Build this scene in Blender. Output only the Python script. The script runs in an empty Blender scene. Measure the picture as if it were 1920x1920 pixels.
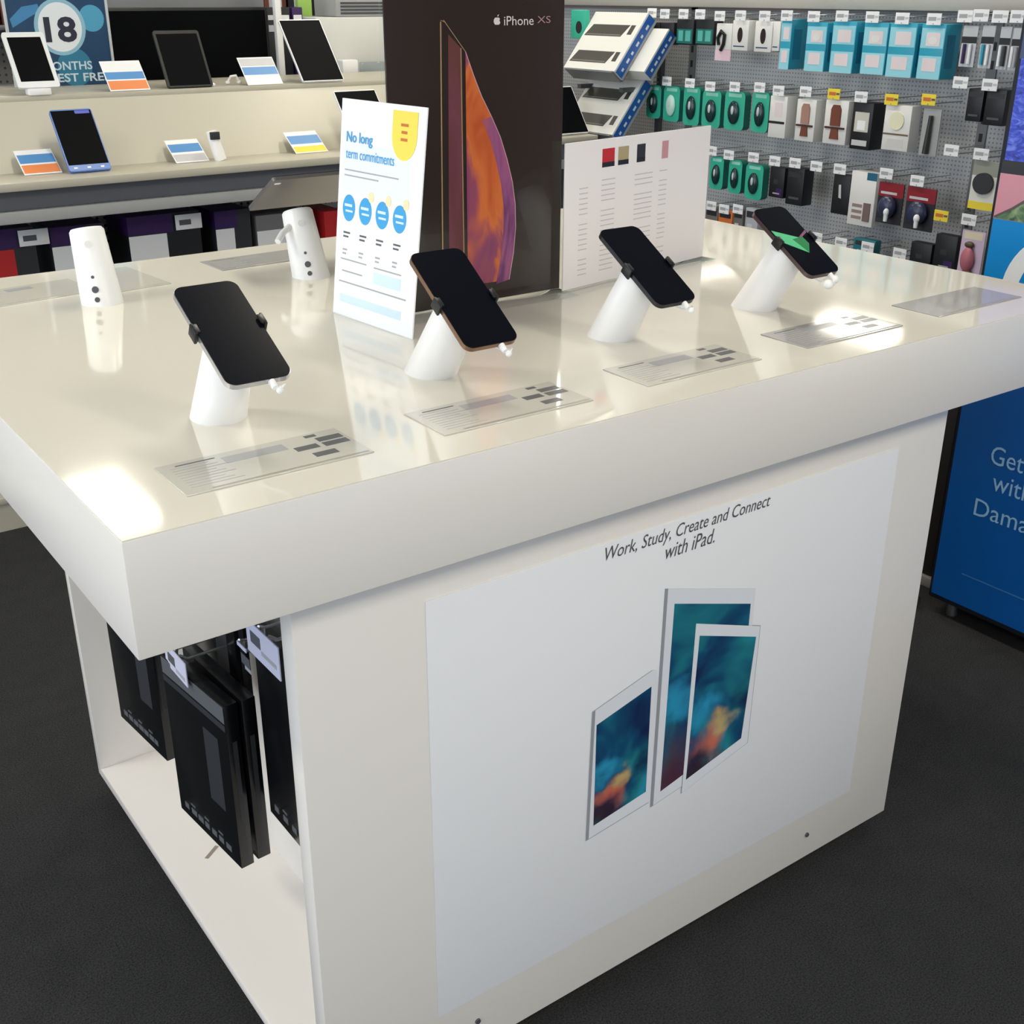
import bpy, bmesh, math, random
from mathutils import Vector, Matrix
S = bpy.context.scene
COL = S.collection
# ---------------- camera ----------------
cd = bpy.data.cameras.new('camera'); cam = bpy.data.objects.new('camera', cd); COL.objects.link(cam)
cam.location = (-0.2844, -1.0139, 1.463); cam.rotation_euler = (1.15323, -0.00206, -0.62559)
cd.sensor_width = 36; cd.lens = 41.271; cd.clip_start = 0.02; cd.clip_end = 60
S.camera = cam
# ---------------- world, exposure ----------------
w = bpy.data.worlds.new('world'); S.world = w; w.use_nodes = True
w.node_tree.nodes['Background'].inputs[0].default_value = (0.75, 0.87, 1, 1)
w.node_tree.nodes['Background'].inputs[1].default_value = 1.0
S.view_settings.view_transform = 'Standard'; S.view_settings.look = 'None'
S.view_settings.exposure = 0.12; S.view_settings.gamma = 1.0; S.view_settings.use_curve_mapping = False
def area(name, loc, rot, sx, sy, power, col):
    l = bpy.data.lights.new(name, 'AREA'); l.shape = 'RECTANGLE'; l.size = sx; l.size_y = sy; l.energy = power; l.color = col
    o = bpy.data.objects.new(name, l); o.location = loc; o.rotation_euler = rot; COL.objects.link(o); return o
# daylight through the shop window on the left
area('window_daylight', (-4.86, 1.0, 1.5), (0, -math.pi/2, 0), 2.5, 9.0, 166, (0.78, 0.87, 1.0))
# added unseen fill behind the camera, lights the table front
area('front_fill', (0.2, -4.14, 1.38), (math.pi/2, 0, math.pi), 5.6, 2.6, 258, (0.97, 0.96, 1.0))
area('right_fill', (7.4, -4.14, 1.38), (math.pi/2, 0, math.pi), 4.4, 2.6, 500, (0.97, 0.96, 1.0))  # second unseen fill, added to brighten the right side
LAMPS = [(-1.7, -2.2, 0), (1.3, -2.2, 0), (4.3, -2.2, 0), (-1.7, 1.3, 0), (1.3, 1.3, 0), (4.3, 1.3, 0), (-1.7, 4.72, 2),  # rows before and over the table: unseen, added to light it
         (1.3, 4.72, 2), (4.3, 4.72, 2), (7.22, 4.72, 2), (8.9, 5.05, 2), (8.0, 6.85, 1), (7.3, 1.3, 0), (2.5, 2.6, 0)]  # last lamp is unseen, added to brighten the accessory wall
LAMP_POWER = 15

# ---------------- helpers ----------------
def lin(c):
    return tuple((v/255/12.92 if v/255 <= 0.04045 else ((v/255+0.055)/1.055)**2.4) for v in c)
_m = {}
def M(name, rgb, rough=0.5, metal=0.0, spec=0.5, coat=0.0, emit=None):
    if name in _m: return _m[name]
    m = bpy.data.materials.new(name); m.use_nodes = True; b = m.node_tree.nodes['Principled BSDF']
    b.inputs['Base Color'].default_value = (*lin(rgb), 1); b.inputs['Roughness'].default_value = rough
    b.inputs['Metallic'].default_value = metal; b.inputs['Specular IOR Level'].default_value = spec
    b.inputs['Coat Weight'].default_value = coat; b.inputs['Coat Roughness'].default_value = 0.04
    if emit:
        b.inputs['Emission Color'].default_value = (*lin(rgb), 1); b.inputs['Emission Strength'].default_value = emit
    _m[name] = m; return m
def nodes(m): return m.node_tree.nodes, m.node_tree.links, m.node_tree.nodes['Principled BSDF']
def clear(name='clear_acrylic', rough=0.02, tint=(0.97, 0.98, 0.98)):
    if name in _m: return _m[name]
    m = bpy.data.materials.new(name); m.use_nodes = True; n, l = m.node_tree.nodes, m.node_tree.links; n.clear()
    o = n.new('ShaderNodeOutputMaterial'); mx = n.new('ShaderNodeMixShader'); t = n.new('ShaderNodeBsdfTransparent'); g = n.new('ShaderNodeBsdfGlossy'); f = n.new('ShaderNodeFresnel')
    t.inputs[0].default_value = (*tint, 1); g.inputs['Roughness'].default_value = rough; f.inputs[0].default_value = 1.45
    ge = n.new('ShaderNodeNewGeometry'); iv = n.new('ShaderNodeMath'); iv.operation = 'SUBTRACT'; iv.inputs[0].default_value = 1; l.new(ge.outputs['Backfacing'], iv.inputs[1])
    mu = n.new('ShaderNodeMath'); mu.operation = 'MULTIPLY'; l.new(f.outputs[0], mu.inputs[0]); l.new(iv.outputs[0], mu.inputs[1])
    l.new(mu.outputs[0], mx.inputs[0]); l.new(t.outputs[0], mx.inputs[1]); l.new(g.outputs[0], mx.inputs[2]); l.new(mx.outputs[0], o.inputs[0])
    _m[name] = m; return m

class MB:
    """collects faces, each with its own material, and links them as one mesh"""
    def __init__(s): s.v = []; s.f = []; s.fm = []; s.ms = []; s.sm = []
    def mi(s, m):
        if m not in s.ms: s.ms.append(m)
        return s.ms.index(m)
    def add(s, vs, fs, m, smooth=False):
        o = len(s.v); s.v += [tuple(p) for p in vs]; k = s.mi(m)
        for f in fs: s.f.append([i+o for i in f]); s.fm.append(k); s.sm.append(smooth)
        return s
    def box(s, x0, x1, y0, y1, z0, z1, m):
        x0, x1 = sorted((x0, x1)); y0, y1 = sorted((y0, y1)); z0, z1 = sorted((z0, z1))
        v = [(x, y, z) for z in (z0, z1) for y in (y0, y1) for x in (x0, x1)]
        return s.add(v, [(0,2,3,1),(4,5,7,6),(0,1,5,4),(2,6,7,3),(0,4,6,2),(1,3,7,5)], m)
    def bbox(s, x0, x1, y0, y1, z0, z1, m, b=0.002, seg=2):
        x0, x1 = sorted((x0, x1)); y0, y1 = sorted((y0, y1)); z0, z1 = sorted((z0, z1))
        bm = bmesh.new(); bmesh.ops.create_cube(bm, size=1)
        for v in bm.verts: v.co = Vector(((x0+x1)/2+v.co.x*(x1-x0), (y0+y1)/2+v.co.y*(y1-y0), (z0+z1)/2+v.co.z*(z1-z0)))
        bmesh.ops.bevel(bm, geom=list(bm.edges), offset=b, segments=seg, affect='EDGES', profile=0.5)
        bm.verts.index_update(); s.add([v.co.copy() for v in bm.verts], [[v.index for v in f.verts] for f in bm.faces], m, True); bm.free(); return s
    def prism(s, pts, vec, m, side=None):
        n = len(pts); P = [Vector(p) for p in pts]; V = Vector(vec); v = P+[p+V for p in P]
        nrm = Vector((0, 0, 0))
        for i in range(n): nrm += P[i].cross(P[(i+1) % n])
        if nrm.dot(V) > 0: a = list(range(n))[::-1]; b = list(range(n, 2*n)); sf = [(i, (i+1) % n, (i+1) % n+n, i+n) for i in range(n)]
        else: a = list(range(n)); b = list(range(n, 2*n))[::-1]; sf = [(i+n, (i+1) % n+n, (i+1) % n, i) for i in range(n)]
        s.add(v, [a, b], m); s.add(v, sf, side or m); return s
    def cyl(s, p0, p1, r0, r1, m, n=20, smooth=True, caps=True):
        p0, p1 = Vector(p0), Vector(p1); d = (p1-p0).normalized(); u = d.orthogonal().normalized(); q = d.cross(u)
        ring = lambda p, r: [p+u*r*math.cos(2*math.pi*i/n)+q*r*math.sin(2*math.pi*i/n) for i in range(n)]
        s.add(ring(p0, r0)+ring(p1, r1), [(i, (i+1) % n, (i+1) % n+n, i+n) for i in range(n)], m, smooth)
        if caps: s.add(ring(p0, r0), [list(range(n))[::-1]], m); s.add(ring(p1, r1), [list(range(n))], m)
        return s
    def tube(s, pts, r, m, n=8):
        pts = [Vector(p) for p in pts]; rings = []
        for i, p in enumerate(pts):
            d = (pts[min(i+1, len(pts)-1)]-pts[max(i-1, 0)]).normalized(); u = d.cross(Vector((0.13, 0.31, 0.94))).normalized(); q = d.cross(u)
            rings.append([p+u*r*math.cos(2*math.pi*k/n)+q*r*math.sin(2*math.pi*k/n) for k in range(n)])
        v = [x for R in rings for x in R]
        f = [(i*n+k, i*n+(k+1) % n, (i+1)*n+(k+1) % n, (i+1)*n+k) for i in range(len(pts)-1) for k in range(n)]
        f += [list(range(n))[::-1], [(len(pts)-1)*n+k for k in range(n)]]
        return s.add(v, f, m, True)
    def ball(s, c, rx, ry, rz, m, nu=16, nv=10):
        v = []; f = []
        for j in range(nv+1):
            t = math.pi*j/nv
            for i in range(nu):
                a = 2*math.pi*i/nu; v.append((c[0]+rx*math.sin(t)*math.cos(a), c[1]+ry*math.sin(t)*math.sin(a), c[2]+rz*math.cos(t)))
        for j in range(nv):
            for i in range(nu): f.append((j*nu+i, (j+1)*nu+i, (j+1)*nu+(i+1) % nu, j*nu+(i+1) % nu))
        return s.add(v, f, m, True)
    def build(s, name, parent=None, loc=(0, 0, 0), rot=None):
        me = bpy.data.meshes.new(name); me.from_pydata(s.v, [], s.f)
        for m in s.ms: me.materials.append(m)
        for p, k, q in zip(me.polygons, s.fm, s.sm): p.material_index = k; p.use_smooth = q
        me.validate(); me.update()
        bm = bmesh.new(); bm.from_mesh(me); bmesh.ops.remove_doubles(bm, verts=bm.verts, dist=1e-6); bm.to_mesh(me); bm.free()
        if any(s.sm): 
            try: me.set_sharp_from_angle(angle=math.radians(40))
            except Exception: pass
        o = bpy.data.objects.new(name, me); COL.objects.link(o); o.parent = parent; o.location = loc
        if rot: o.rotation_euler = rot
        return o
def thing(name, label, cat, loc=(0, 0, 0), rot=(0, 0, 0), group=None):
    o = bpy.data.objects.new(name, None); COL.objects.link(o); o.location = loc; o.rotation_euler = rot; o.empty_display_size = 0.05
    o['label'] = label; o['category'] = cat
    if group: o['group'] = group
    return o
def tag(o, label, cat, group=None):
    o['label'] = label; o['category'] = cat
    if group: o['group'] = group
    return o
def struct(name, mb): o = mb.build(name); o['kind'] = 'structure'; return o
def rrect(w, h, r, n=6):
    P = []
    for cx, cy, a0 in ((w/2-r, h/2-r, 0), (-w/2+r, h/2-r, 90), (-w/2+r, -h/2+r, 180), (w/2-r, -h/2+r, 270)):
        for i in range(n+1):
            a = math.radians(a0+90*i/n); P.append((cx+r*math.cos(a), cy+r*math.sin(a)))
    return P
def ell(cx, cy, rx, ry, n=24, a0=0, a1=360):
    return [(cx+rx*math.cos(math.radians(a0+(a1-a0)*i/n)), cy+ry*math.sin(math.radians(a0+(a1-a0)*i/n))) for i in range(n)]
XZ = lambda pts, y: [(a, y, b) for a, b in pts]            # outline drawn on a plane that faces -y
NX = lambda pts, x: [(x, -a, b) for a, b in pts]           # outline drawn on a plane that faces -x
def text(s, parent, mat, loc, rot, width=None, height=None, shear=0.0, name='lettering', thick=0.0004, bold=0.0):
    c = bpy.data.curves.new(name, 'FONT'); c.body = s; c.size = 1; c.shear = shear; c.offset = bold; c.extrude = 0.0
    c.resolution_u = 3
    t = bpy.data.objects.new(name, c); COL.objects.link(t)
    bpy.context.view_layer.update()
    me = bpy.data.meshes.new_from_object(t.evaluated_get(bpy.context.evaluated_depsgraph_get()))
    bpy.data.objects.remove(t); bpy.data.curves.remove(c)
    xs = [v.co.x for v in me.vertices]; ys = [v.co.y for v in me.vertices]
    x0, x1, y0, y1 = min(xs), max(xs), min(ys), max(ys)
    k = (height/(y1-y0)) if height else width/(x1-x0); kx = width/(x1-x0) if width else k
    for v in me.vertices: v.co.x = (v.co.x-x0)*kx; v.co.y = v.co.y*k; v.co.z = thick
    me.name = name; me.materials.clear(); me.materials.append(mat)
    o = bpy.data.objects.new(name, me); COL.objects.link(o); o.parent = parent; o.location = loc; o.rotation_euler = rot
    return o
FY = (math.pi/2, 0, 0)                 # lettering on a face that looks to -y
FX = (math.pi/2, 0, -math.pi/2)        # lettering on a face that looks to -x

# ---------------- materials ----------------
white = M('white_laminate', (232, 226, 219), 0.24)
topm = M('top_laminate', (229, 224, 212), 0.065, spec=0.85)
panelm = M('poster_white', (234, 233, 235), 0.45)
plastic = M('white_plastic', (244, 243, 242), 0.32)
black = M('black_glass', (10, 11, 14), 0.5, spec=0.04)
blackp = M('black_plastic', (20, 20, 22), 0.4)
dark = M('dark_card', (24, 25, 30), 0.45)
charcoal = M('charcoal_card', (44, 45, 50), 0.5)
steel = M('brushed_steel', (170, 170, 172), 0.3, 0.9)
paper = M('white_paper', (240, 240, 242), 0.5)
ink = M('grey_ink', (86, 88, 92), 0.5)
inkl = M('light_ink', (168, 168, 172), 0.5)
inkx = M('pale_ink', (200, 198, 200), 0.5)
cream = M('cream_shelf', (190, 184, 168), 0.35)
greym = M('grey_metal', (118, 120, 124), 0.4, 0.2)
greyd = M('dark_grey_metal', (78, 80, 84), 0.45, 0.2)
yellow = M('yellow_paper', (238, 214, 60), 0.5)
orange = M('orange_print', (236, 140, 84), 0.5)
bluep = M('blue_print', (88, 146, 206), 0.45)
navy = M('navy_print', (24, 60, 100), 0.45)
teal = M('teal_green_card', (52, 176, 148), 0.4)
tealb = M('cyan_card', (44, 160, 188), 0.4)
purple = M('purple_card', (52, 22, 84), 0.45)
red = M('red_card', (196, 36, 42), 0.45)
pink = M('pink_card', (214, 150, 166), 0.45)
brown = M('brown_leather', (116, 62, 44), 0.5)
orangem = M('amber_print', (206, 112, 50), 0.4)
glass = clear()

def carpet():
    m = M('charcoal_carpet', (48, 48, 49), 0.95, spec=0.1); n, l, b = nodes(m)
    t = n.new('ShaderNodeTexCoord'); a = n.new('ShaderNodeTexNoise'); a.inputs['Scale'].default_value = 330; a.inputs['Detail'].default_value = 8; a.inputs['Roughness'].default_value = 0.75
    a2 = n.new('ShaderNodeTexNoise'); a2.inputs['Scale'].default_value = 14; a2.inputs['Detail'].default_value = 4
    r = n.new('ShaderNodeValToRGB'); r.color_ramp.elements[0].position = 0.36; r.color_ramp.elements[0].color = (*lin((30, 30, 31)), 1)
    r.color_ramp.elements[1].position = 0.72; r.color_ramp.elements[1].color = (*lin((84, 84, 85)), 1)
    mx = n.new('ShaderNodeMix'); mx.data_type = 'RGBA'; mx.blend_type = 'MULTIPLY'; mx.inputs[0].default_value = 0.35
    l.new(t.outputs['Object'], a.inputs[0]); l.new(t.outputs['Object'], a2.inputs[0]); l.new(a.outputs[0], r.inputs[0])
    l.new(r.outputs[0], mx.inputs[6]); l.new(a2.outputs[0], mx.inputs[7]); l.new(mx.outputs[2], b.inputs['Base Color'])
    bp = n.new('ShaderNodeBump'); bp.inputs['Strength'].default_value = 0.5; bp.inputs['Distance'].default_value = 0.003
    l.new(a.outputs[0], bp.inputs['Height']); l.new(bp.outputs[0], b.inputs['Normal']); return m
def pegboard(name, rgb, ax='Y', pitch=0.025, hole=0.17, holec=(40, 41, 44)):
    m = M(name, rgb, 0.5); n, l, b = nodes(m)
    t = n.new('ShaderNodeTexCoord'); s = n.new('ShaderNodeSeparateXYZ'); l.new(t.outputs['Object'], s.inputs[0])
    def fr(sock):
        a = n.new('ShaderNodeMath'); a.operation = 'MULTIPLY'; a.inputs[1].default_value = 1/pitch; l.new(sock, a.inputs[0])
        f = n.new('ShaderNodeMath'); f.operation = 'FRACT'; l.new(a.outputs[0], f.inputs[0])
        c = n.new('ShaderNodeMath'); c.operation = 'SUBTRACT'; c.inputs[1].default_value = 0.5; l.new(f.outputs[0], c.inputs[0])
        p = n.new('ShaderNodeMath'); p.operation = 'MULTIPLY'; l.new(c.outputs[0], p.inputs[0]); l.new(c.outputs[0], p.inputs[1]); return p.outputs[0]
    a = n.new('ShaderNodeMath'); a.operation = 'ADD'; l.new(fr(s.outputs[ax]), a.inputs[0]); l.new(fr(s.outputs['Z']), a.inputs[1])
    c = n.new('ShaderNodeMath'); c.operation = 'LESS_THAN'; c.inputs[1].default_value = hole*hole; l.new(a.outputs[0], c.inputs[0])
    mx = n.new('ShaderNodeMix'); mx.data_type = 'RGBA'; l.new(c.outputs[0], mx.inputs[0])
    mx.inputs[6].default_value = (*lin(rgb), 1); mx.inputs[7].default_value = (*lin(holec), 1); l.new(mx.outputs[2], b.inputs['Base Color']); return m
def swirl(name, stops, scale, seed, rough=0.3, vec=(1, 1, 1), dist=0.6):
    m = M(name, (0, 0, 0), rough); n, l, b = nodes(m)
    t = n.new('ShaderNodeTexCoord'); mp = n.new('ShaderNodeMapping'); mp.inputs['Location'].default_value = (seed, seed*0.7, seed*1.3); mp.inputs['Scale'].default_value = vec
    a = n.new('ShaderNodeTexNoise'); a.inputs['Scale'].default_value = scale; a.inputs['Detail'].default_value = 3; a.inputs['Distortion'].default_value = dist
    r = n.new('ShaderNodeValToRGB'); e = r.color_ramp.elements
    while len(e) < len(stops): e.new(0.5)
    for k, (p, c) in zip(e, stops): k.position = p; k.color = (*lin(c), 1)
    l.new(t.outputs['Object'], mp.inputs[0]); l.new(mp.outputs[0], a.inputs[0]); l.new(a.outputs[0], r.inputs[0]); l.new(r.outputs[0], b.inputs['Base Color']); return m
def wallpaper(name, x0, x1, z0, z1, flare=True):
    """printed tablet wallpaper: teal and blue swirls with an orange flare low on the left (picture printed on the poster)"""
    m = M(name, (20, 80, 110), 0.35); n, l, b = nodes(m)
    t = n.new('ShaderNodeTexCoord'); s = n.new('ShaderNodeSeparateXYZ')
    wn = n.new('ShaderNodeTexNoise'); wn.inputs['Scale'].default_value = 22; wn.inputs['Detail'].default_value = 3; l.new(t.outputs['Object'], wn.inputs[0])
    vs = n.new('ShaderNodeVectorMath'); vs.operation = 'SUBTRACT'; vs.inputs[1].default_value = (0.5, 0.5, 0.5); l.new(wn.outputs['Color'], vs.inputs[0])
    vm = n.new('ShaderNodeVectorMath'); vm.operation = 'SCALE'; vm.inputs['Scale'].default_value = 0.09; l.new(vs.outputs[0], vm.inputs[0])
    va = n.new('ShaderNodeVectorMath'); va.operation = 'ADD'; l.new(vm.outputs[0], va.inputs[0]); l.new(t.outputs['Object'], va.inputs[1]); l.new(va.outputs[0], s.inputs[0])
    a = n.new('ShaderNodeTexNoise'); a.inputs['Scale'].default_value = 9; a.inputs['Detail'].default_value = 2.5; a.inputs['Distortion'].default_value = 0.8; l.new(t.outputs['Object'], a.inputs[0])
    r = n.new('ShaderNodeValToRGB'); e = r.color_ramp.elements
    for _ in range(2): e.new(0.5)
    for k, (p, c) in zip(e, ((0.3, (16, 34, 78)), (0.45, (14, 74, 110)), (0.58, (30, 120, 132)), (0.72, (40, 148, 176)))): k.position = p; k.color = (*lin(c), 1)
    l.new(a.outputs[0], r.inputs[0])
    def blob(cx, cz, rx, rz):
        def q(sock, c, rr):
            k = n.new('ShaderNodeMath'); k.operation = 'SUBTRACT'; k.inputs[1].default_value = c; l.new(sock, k.inputs[0])
            d = n.new('ShaderNodeMath'); d.operation = 'DIVIDE'; d.inputs[1].default_value = rr; l.new(k.outputs[0], d.inputs[0])
            p = n.new('ShaderNodeMath'); p.operation = 'POWER'; p.inputs[1].default_value = 2; 
            p.operation = 'MULTIPLY'; l.new(d.outputs[0], p.inputs[0]); l.new(d.outputs[0], p.inputs[1]); return p.outputs[0]
        a_ = n.new('ShaderNodeMath'); a_.operation = 'ADD'; l.new(q(s.outputs['X'], cx, rx), a_.inputs[0]); l.new(q(s.outputs['Z'], cz, rz), a_.inputs[1])
        g = n.new('ShaderNodeMath'); g.operation = 'SUBTRACT'; g.inputs[0].default_value = 1; g.use_clamp = True; l.new(a_.outputs[0], g.inputs[1])
        h = n.new('ShaderNodeMath'); h.operation = 'MULTIPLY'; l.new(g.outputs[0], h.inputs[0]); l.new(g.outputs[0], h.inputs[1])
        h2 = n.new('ShaderNodeMath'); h2.operation = 'MULTIPLY'; h2.inputs[1].default_value = 0.9; l.new(h.outputs[0], h2.inputs[0]); return h2.outputs[0]
    cur = r.outputs[0]; W = x1-x0; Hh = z1-z0
    for (fx, fz, rx, rz, c) in ((0.1, 0.02, 0.75, 0.3, (52, 20, 36)), (0.34, 0.22, 0.42, 0.17, (204, 104, 76)), (0.5, 0.31, 0.3, 0.12, (196, 170, 110)), (0.95, 0.4, 0.35, 0.25, (10, 24, 66)), (0.15, 0.47, 0.4, 0.16, (44, 150, 190)))[0 if flare else 3:]:
        if not flare and fz < 0.45: rx, rz, c = 0.9, 0.4, (84, 34, 40); fx, fz = 0.2, 0.0
        mx = n.new('ShaderNodeMix'); mx.data_type = 'RGBA'; l.new(blob(x0+fx*W, z0+fz*Hh, rx*W, rz*Hh), mx.inputs[0]); l.new(cur, mx.inputs[6]); mx.inputs[7].default_value = (*lin(c), 1); cur = mx.outputs[2]
    l.new(cur, b.inputs['Base Color']); return m

# ================= the room =================
RX0, RX1, RY0, RY1, RH = -4.8, 11.5, -4.2, 9.0, 3.0
struct('floor', MB().box(RX0, RX1, RY0, RY1, -0.05, 0, carpet()))
ceil = M('ceiling_white', (232, 230, 224), 0.8); wallm = M('wall_paint', (206, 204, 198), 0.7)
struct('ceiling', MB().box(RX0, RX1, RY0, RY1, RH, RH+0.05, ceil))
struct('wall_back', MB().box(RX0, RX1, RY1, RY1+0.1, 0, RH, wallm))
struct('wall_right', MB().box(RX1, RX1+0.1, RY0, RY1, 0, RH, wallm))
wallb = M('wall_paint_brown', (118, 66, 56), 0.7)  # brown put on an unseen wall section to tint the poster's reflection
wfr = MB().box(RX0, RX1, RY0-0.1, RY0, 0, 0.07, wallm).box(RX0, RX1, RY0-0.1, RY0, 2.73, RH, wallm).box(RX0, -2.60, RY0-0.1, RY0, 0.07, 2.73, wallm).box(3.0, 5.2, RY0-0.1, RY0, 0.07, 2.73, wallb).box(9.6, RX1, RY0-0.1, RY0, 0.07, 2.73, wallm)
struct('wall_front', wfr)
wf2 = MB()
for i in range(5): xx = -2.55+i*1.38; wf2.box(xx-0.025, xx+0.025, RY0-0.05, RY0+0.01, 0.07, 2.73, greym)
struct('fill_window_2', wf2)  # unseen window frame, added to go with the front fill
wf3 = MB()
for i in range(4): xx = 5.25+i*1.43; wf3.box(xx-0.025, xx+0.025, RY0-0.05, RY0+0.01, 0.07, 2.73, greym)
struct('fill_window_3', wf3)  # unseen window frame, added to go with the right-hand fill
wl = MB(); wl.box(RX0-0.1, RX0, RY0, RY1, 0, 0.22, wallm).box(RX0-0.1, RX0, RY0, RY1, 2.78, RH, wallm)
wl.box(RX0-0.1, RX0, RY0, -3.55, 0.22, 2.78, wallm).box(RX0-0.1, RX0, 5.55, RY1, 0.22, 2.78, wallm)
struct('wall_left', wl)
wf = MB()
for i in range(7): yy = -3.5+i*1.5; wf.box(RX0-0.06, RX0, yy-0.025, yy+0.025, 0.22, 2.78, greym)
struct('window_1', wf)
diffuser = M('lamp_diffuser', (255, 248, 228), 0.5, emit=9.0)
for i, (x, y, r) in enumerate(LAMPS):
    a, b = ((0.15, 0.56), (0.46, 0.06), (0.15, 0.34))[r]
    where = 'over the shop floor'
    t = thing('ceiling_light', 'white ceiling light, %d columns from the window, %s' % (1+sorted({p[0] for p in LAMPS}).index(x), ['added near the camera', 'added above the phone table', 'behind the wall shelves', 'at the back'][0 if y < 0 else 1 if y < 2 else 2 if y < 6 else 3]), 'ceiling light', (x, y, RH), group='fluorescent ceiling lights')
    f = MB(); 
    for sx in (-1, 1): f.box(sx*(a+0.02), sx*a, -b-0.02, b+0.02, -0.05, 0, plastic)
    for sy in (-1, 1): f.box(-a, a, sy*(b+0.02), sy*b, -0.05, 0, plastic)
    f.build('frame', t); MB().box(-a, a, -b, b, -0.03, -0.005, diffuser).build('diffuser', t)
    area('ceiling_light_lamp', (x, y, RH-0.055), (0, 0, 0), 2*a, 2*b, LAMP_POWER*a*b/0.084*(1, 0.5, 1)[r]*(1.9 if y < -1 else 2.0 if x < 0 else 0.8), (1.0, 0.95, 0.81)).parent = None

# ================= display table =================
H = 0.993; TW, TD, TT = 1.654, 1.213, 0.129
PX0, PX1, PY0, PY1, PZ = 0.179, 1.352, 0.038, 1.026, 0.040
table = thing('display_table', 'large white phone display table with thick top, poster front and open left side', 'display table')
MB().bbox(0, TW, 0, TD, H-TT, H-0.0012, white, 0.0015).build('table_slab', table)
MB().box(0.0012, TW-0.0012, 0.0012, TD-0.0012, H-0.0014, H, topm).build('tabletop', table)
zt = H-TT
MB().bbox(PX0, PX1, PY0, PY0+0.030, PZ, zt, white, 0.001).build('front_panel', table)
MB().bbox(PX0, PX1, PY1-0.020, PY1, PZ, zt, white, 0.001).build('rear_panel', table)
MB().bbox(PX1-0.020, PX1, PY0+0.030, PY1-0.020, PZ, zt, white, 0.001).build('side_panel', table)
MB().bbox(PX0, PX1-0.020, PY0+0.030, PY1-0.020, PZ, PZ+0.020, white, 0.001).build('base_board', table)
MB().bbox(0.355, 0.375, PY0+0.030, PY1-0.020, PZ+0.020, zt, white, 0.001).build('divider', table)
MB().box(PX0+0.05, PX1-0.05, PY0+0.045, PY1-0.05, 0, PZ, blackp).build('plinth', table)
# printed poster on the front of the pedestal
gp = MB().bbox(0.350, 1.232, PY0-0.0022, PY0, 0.140, 0.804, panelm, 0.0008).build('front_poster', table)
inkp = M('poster_ink', (84, 84, 90), 0.5)
for s_, x, z, wd in (('Work, Study, Create and Connect', 0.626, 0.779, 0.313), ('with iPad.', 0.735, 0.750, 0.094)):
    text(s_, gp, inkp, (x, PY0-0.0023, z), FY, width=wd, height=0.0255 if 'W' in s_ else 0.0225, shear=0.25, name='poster_lettering')
def ipad(pts, scr, seed, name):
    y = PY0-0.0024-seed*0.0004
    o = MB(); edge = M('tablet_edge', (150, 152, 158), 0.4); bz = M('tablet_bezel', (226, 227, 232), 0.3)
    cx = sum(p[0] for p in pts)/4; cz = sum(p[1] for p in pts)/4
    o.prism(XZ([(cx+(a-cx)*1.02, cz+(b-cz)*1.008) for a, b in pts], y+0.0003), (0, -0.0002, 0), edge)
    o.prism(XZ(pts, y), (0, -0.0003, 0), bz)
    xs = [p[0] for p in scr]; zs = [p[1] for p in scr]
    o.prism(XZ(scr, y-0.0003), (0, -0.0002, 0), wallpaper('wallpaper_%d' % seed, min(xs), max(xs), min(zs), max(zs), seed != 1))
    o.build(name, gp)
ipad([(0.741, 0.332), (0.818, 0.345), (0.925, 0.372), (0.925, 0.648), (0.744, 0.703)], [(0.754, 0.352), (0.795, 0.362), (0.917, 0.395), (0.917, 0.624), (0.758, 0.674)], 1, 'printed_tablet')
ipad([(0.800, 0.329), (0.940, 0.365), (0.943, 0.577), (0.804, 0.627)], [(0.807, 0.351), (0.924, 0.380), (0.936, 0.561), (0.813, 0.604)], 2, 'printed_tablet')
ipad([(0.614, 0.330), (0.733, 0.344), (0.732, 0.574), (0.724, 0.578), (0.618, 0.550)], [(0.622, 0.350), (0.723, 0.366), (0.722, 0.551), (0.621, 0.525)], 3, 'printed_tablet')
for x in (1.126, 0.417): MB().cyl((x, PY0, 0.091), (x, PY0-0.003, 0.091), 0.0045, 0.004, greyd, 12).build('panel_fixing', table)
# small scuff on the base board
MB().prism([(0.243, 0.640, PZ+0.0201), (0.248, 0.635, PZ+0.0201), (0.276, 0.655, PZ+0.0201), (0.272, 0.661, PZ+0.0201)], (0, 0, 0.0003), M('scuff', (150, 140, 124), 0.6)).build('scuff_mark', table)

# ---- accessories hanging in the open side ----
def flat_pack(label, x, y0, y1, z0, z1, yaw, seed, top=True):
    wd, ht = y1-y0, z1-z0
    t = thing('accessory_pack', label, 'hanging pack', (x, (y0+y1)/2, z0), (0, 0, yaw), 'black packs under the tabletop')
    g = M('pack_print_grey', (92, 94, 98), 0.4)
    b = MB().bbox(0, 0.022, -wd/2, wd/2, 0, ht, M('black_gloss_card', (12, 13, 16), 0.22), 0.0015)
    if top: b.box(-0.0006, 0, -wd/2+0.002, wd/2-0.002, ht-0.03, ht-0.002, g).box(-0.0006, 0, -wd/2+0.002, wd/2-0.002, ht-0.044, ht-0.034, charcoal)
    q = dark
    b.box(-0.0005, 0, -wd/2+0.03, -wd/2+0.075, 0.09, ht-0.07, charcoal)
    rnd = random.Random(seed)
    for k in range(7):
        yy = wd/2-0.02-k*(wd-0.04)/7; b.box(-0.0006, 0, yy, yy-0.012-rnd.random()*0.006, 0.016, 0.026, g)
        if k % 2: b.box(-0.0006, 0, yy, yy-0.014, 0.032, 0.035, g)
    b.build('pack_card', t)
    MB().box(0.008, 0.015, -wd/2-0.0006, -wd/2, ht*0.30, ht*0.78, charcoal).build('spine_print', t)
flat_pack('black boxed accessory pack with grey top band hanging nearest the table\'s open side', 0.200, 0.365, 0.560, 0.245, 0.535, 0.10, 1)
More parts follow.
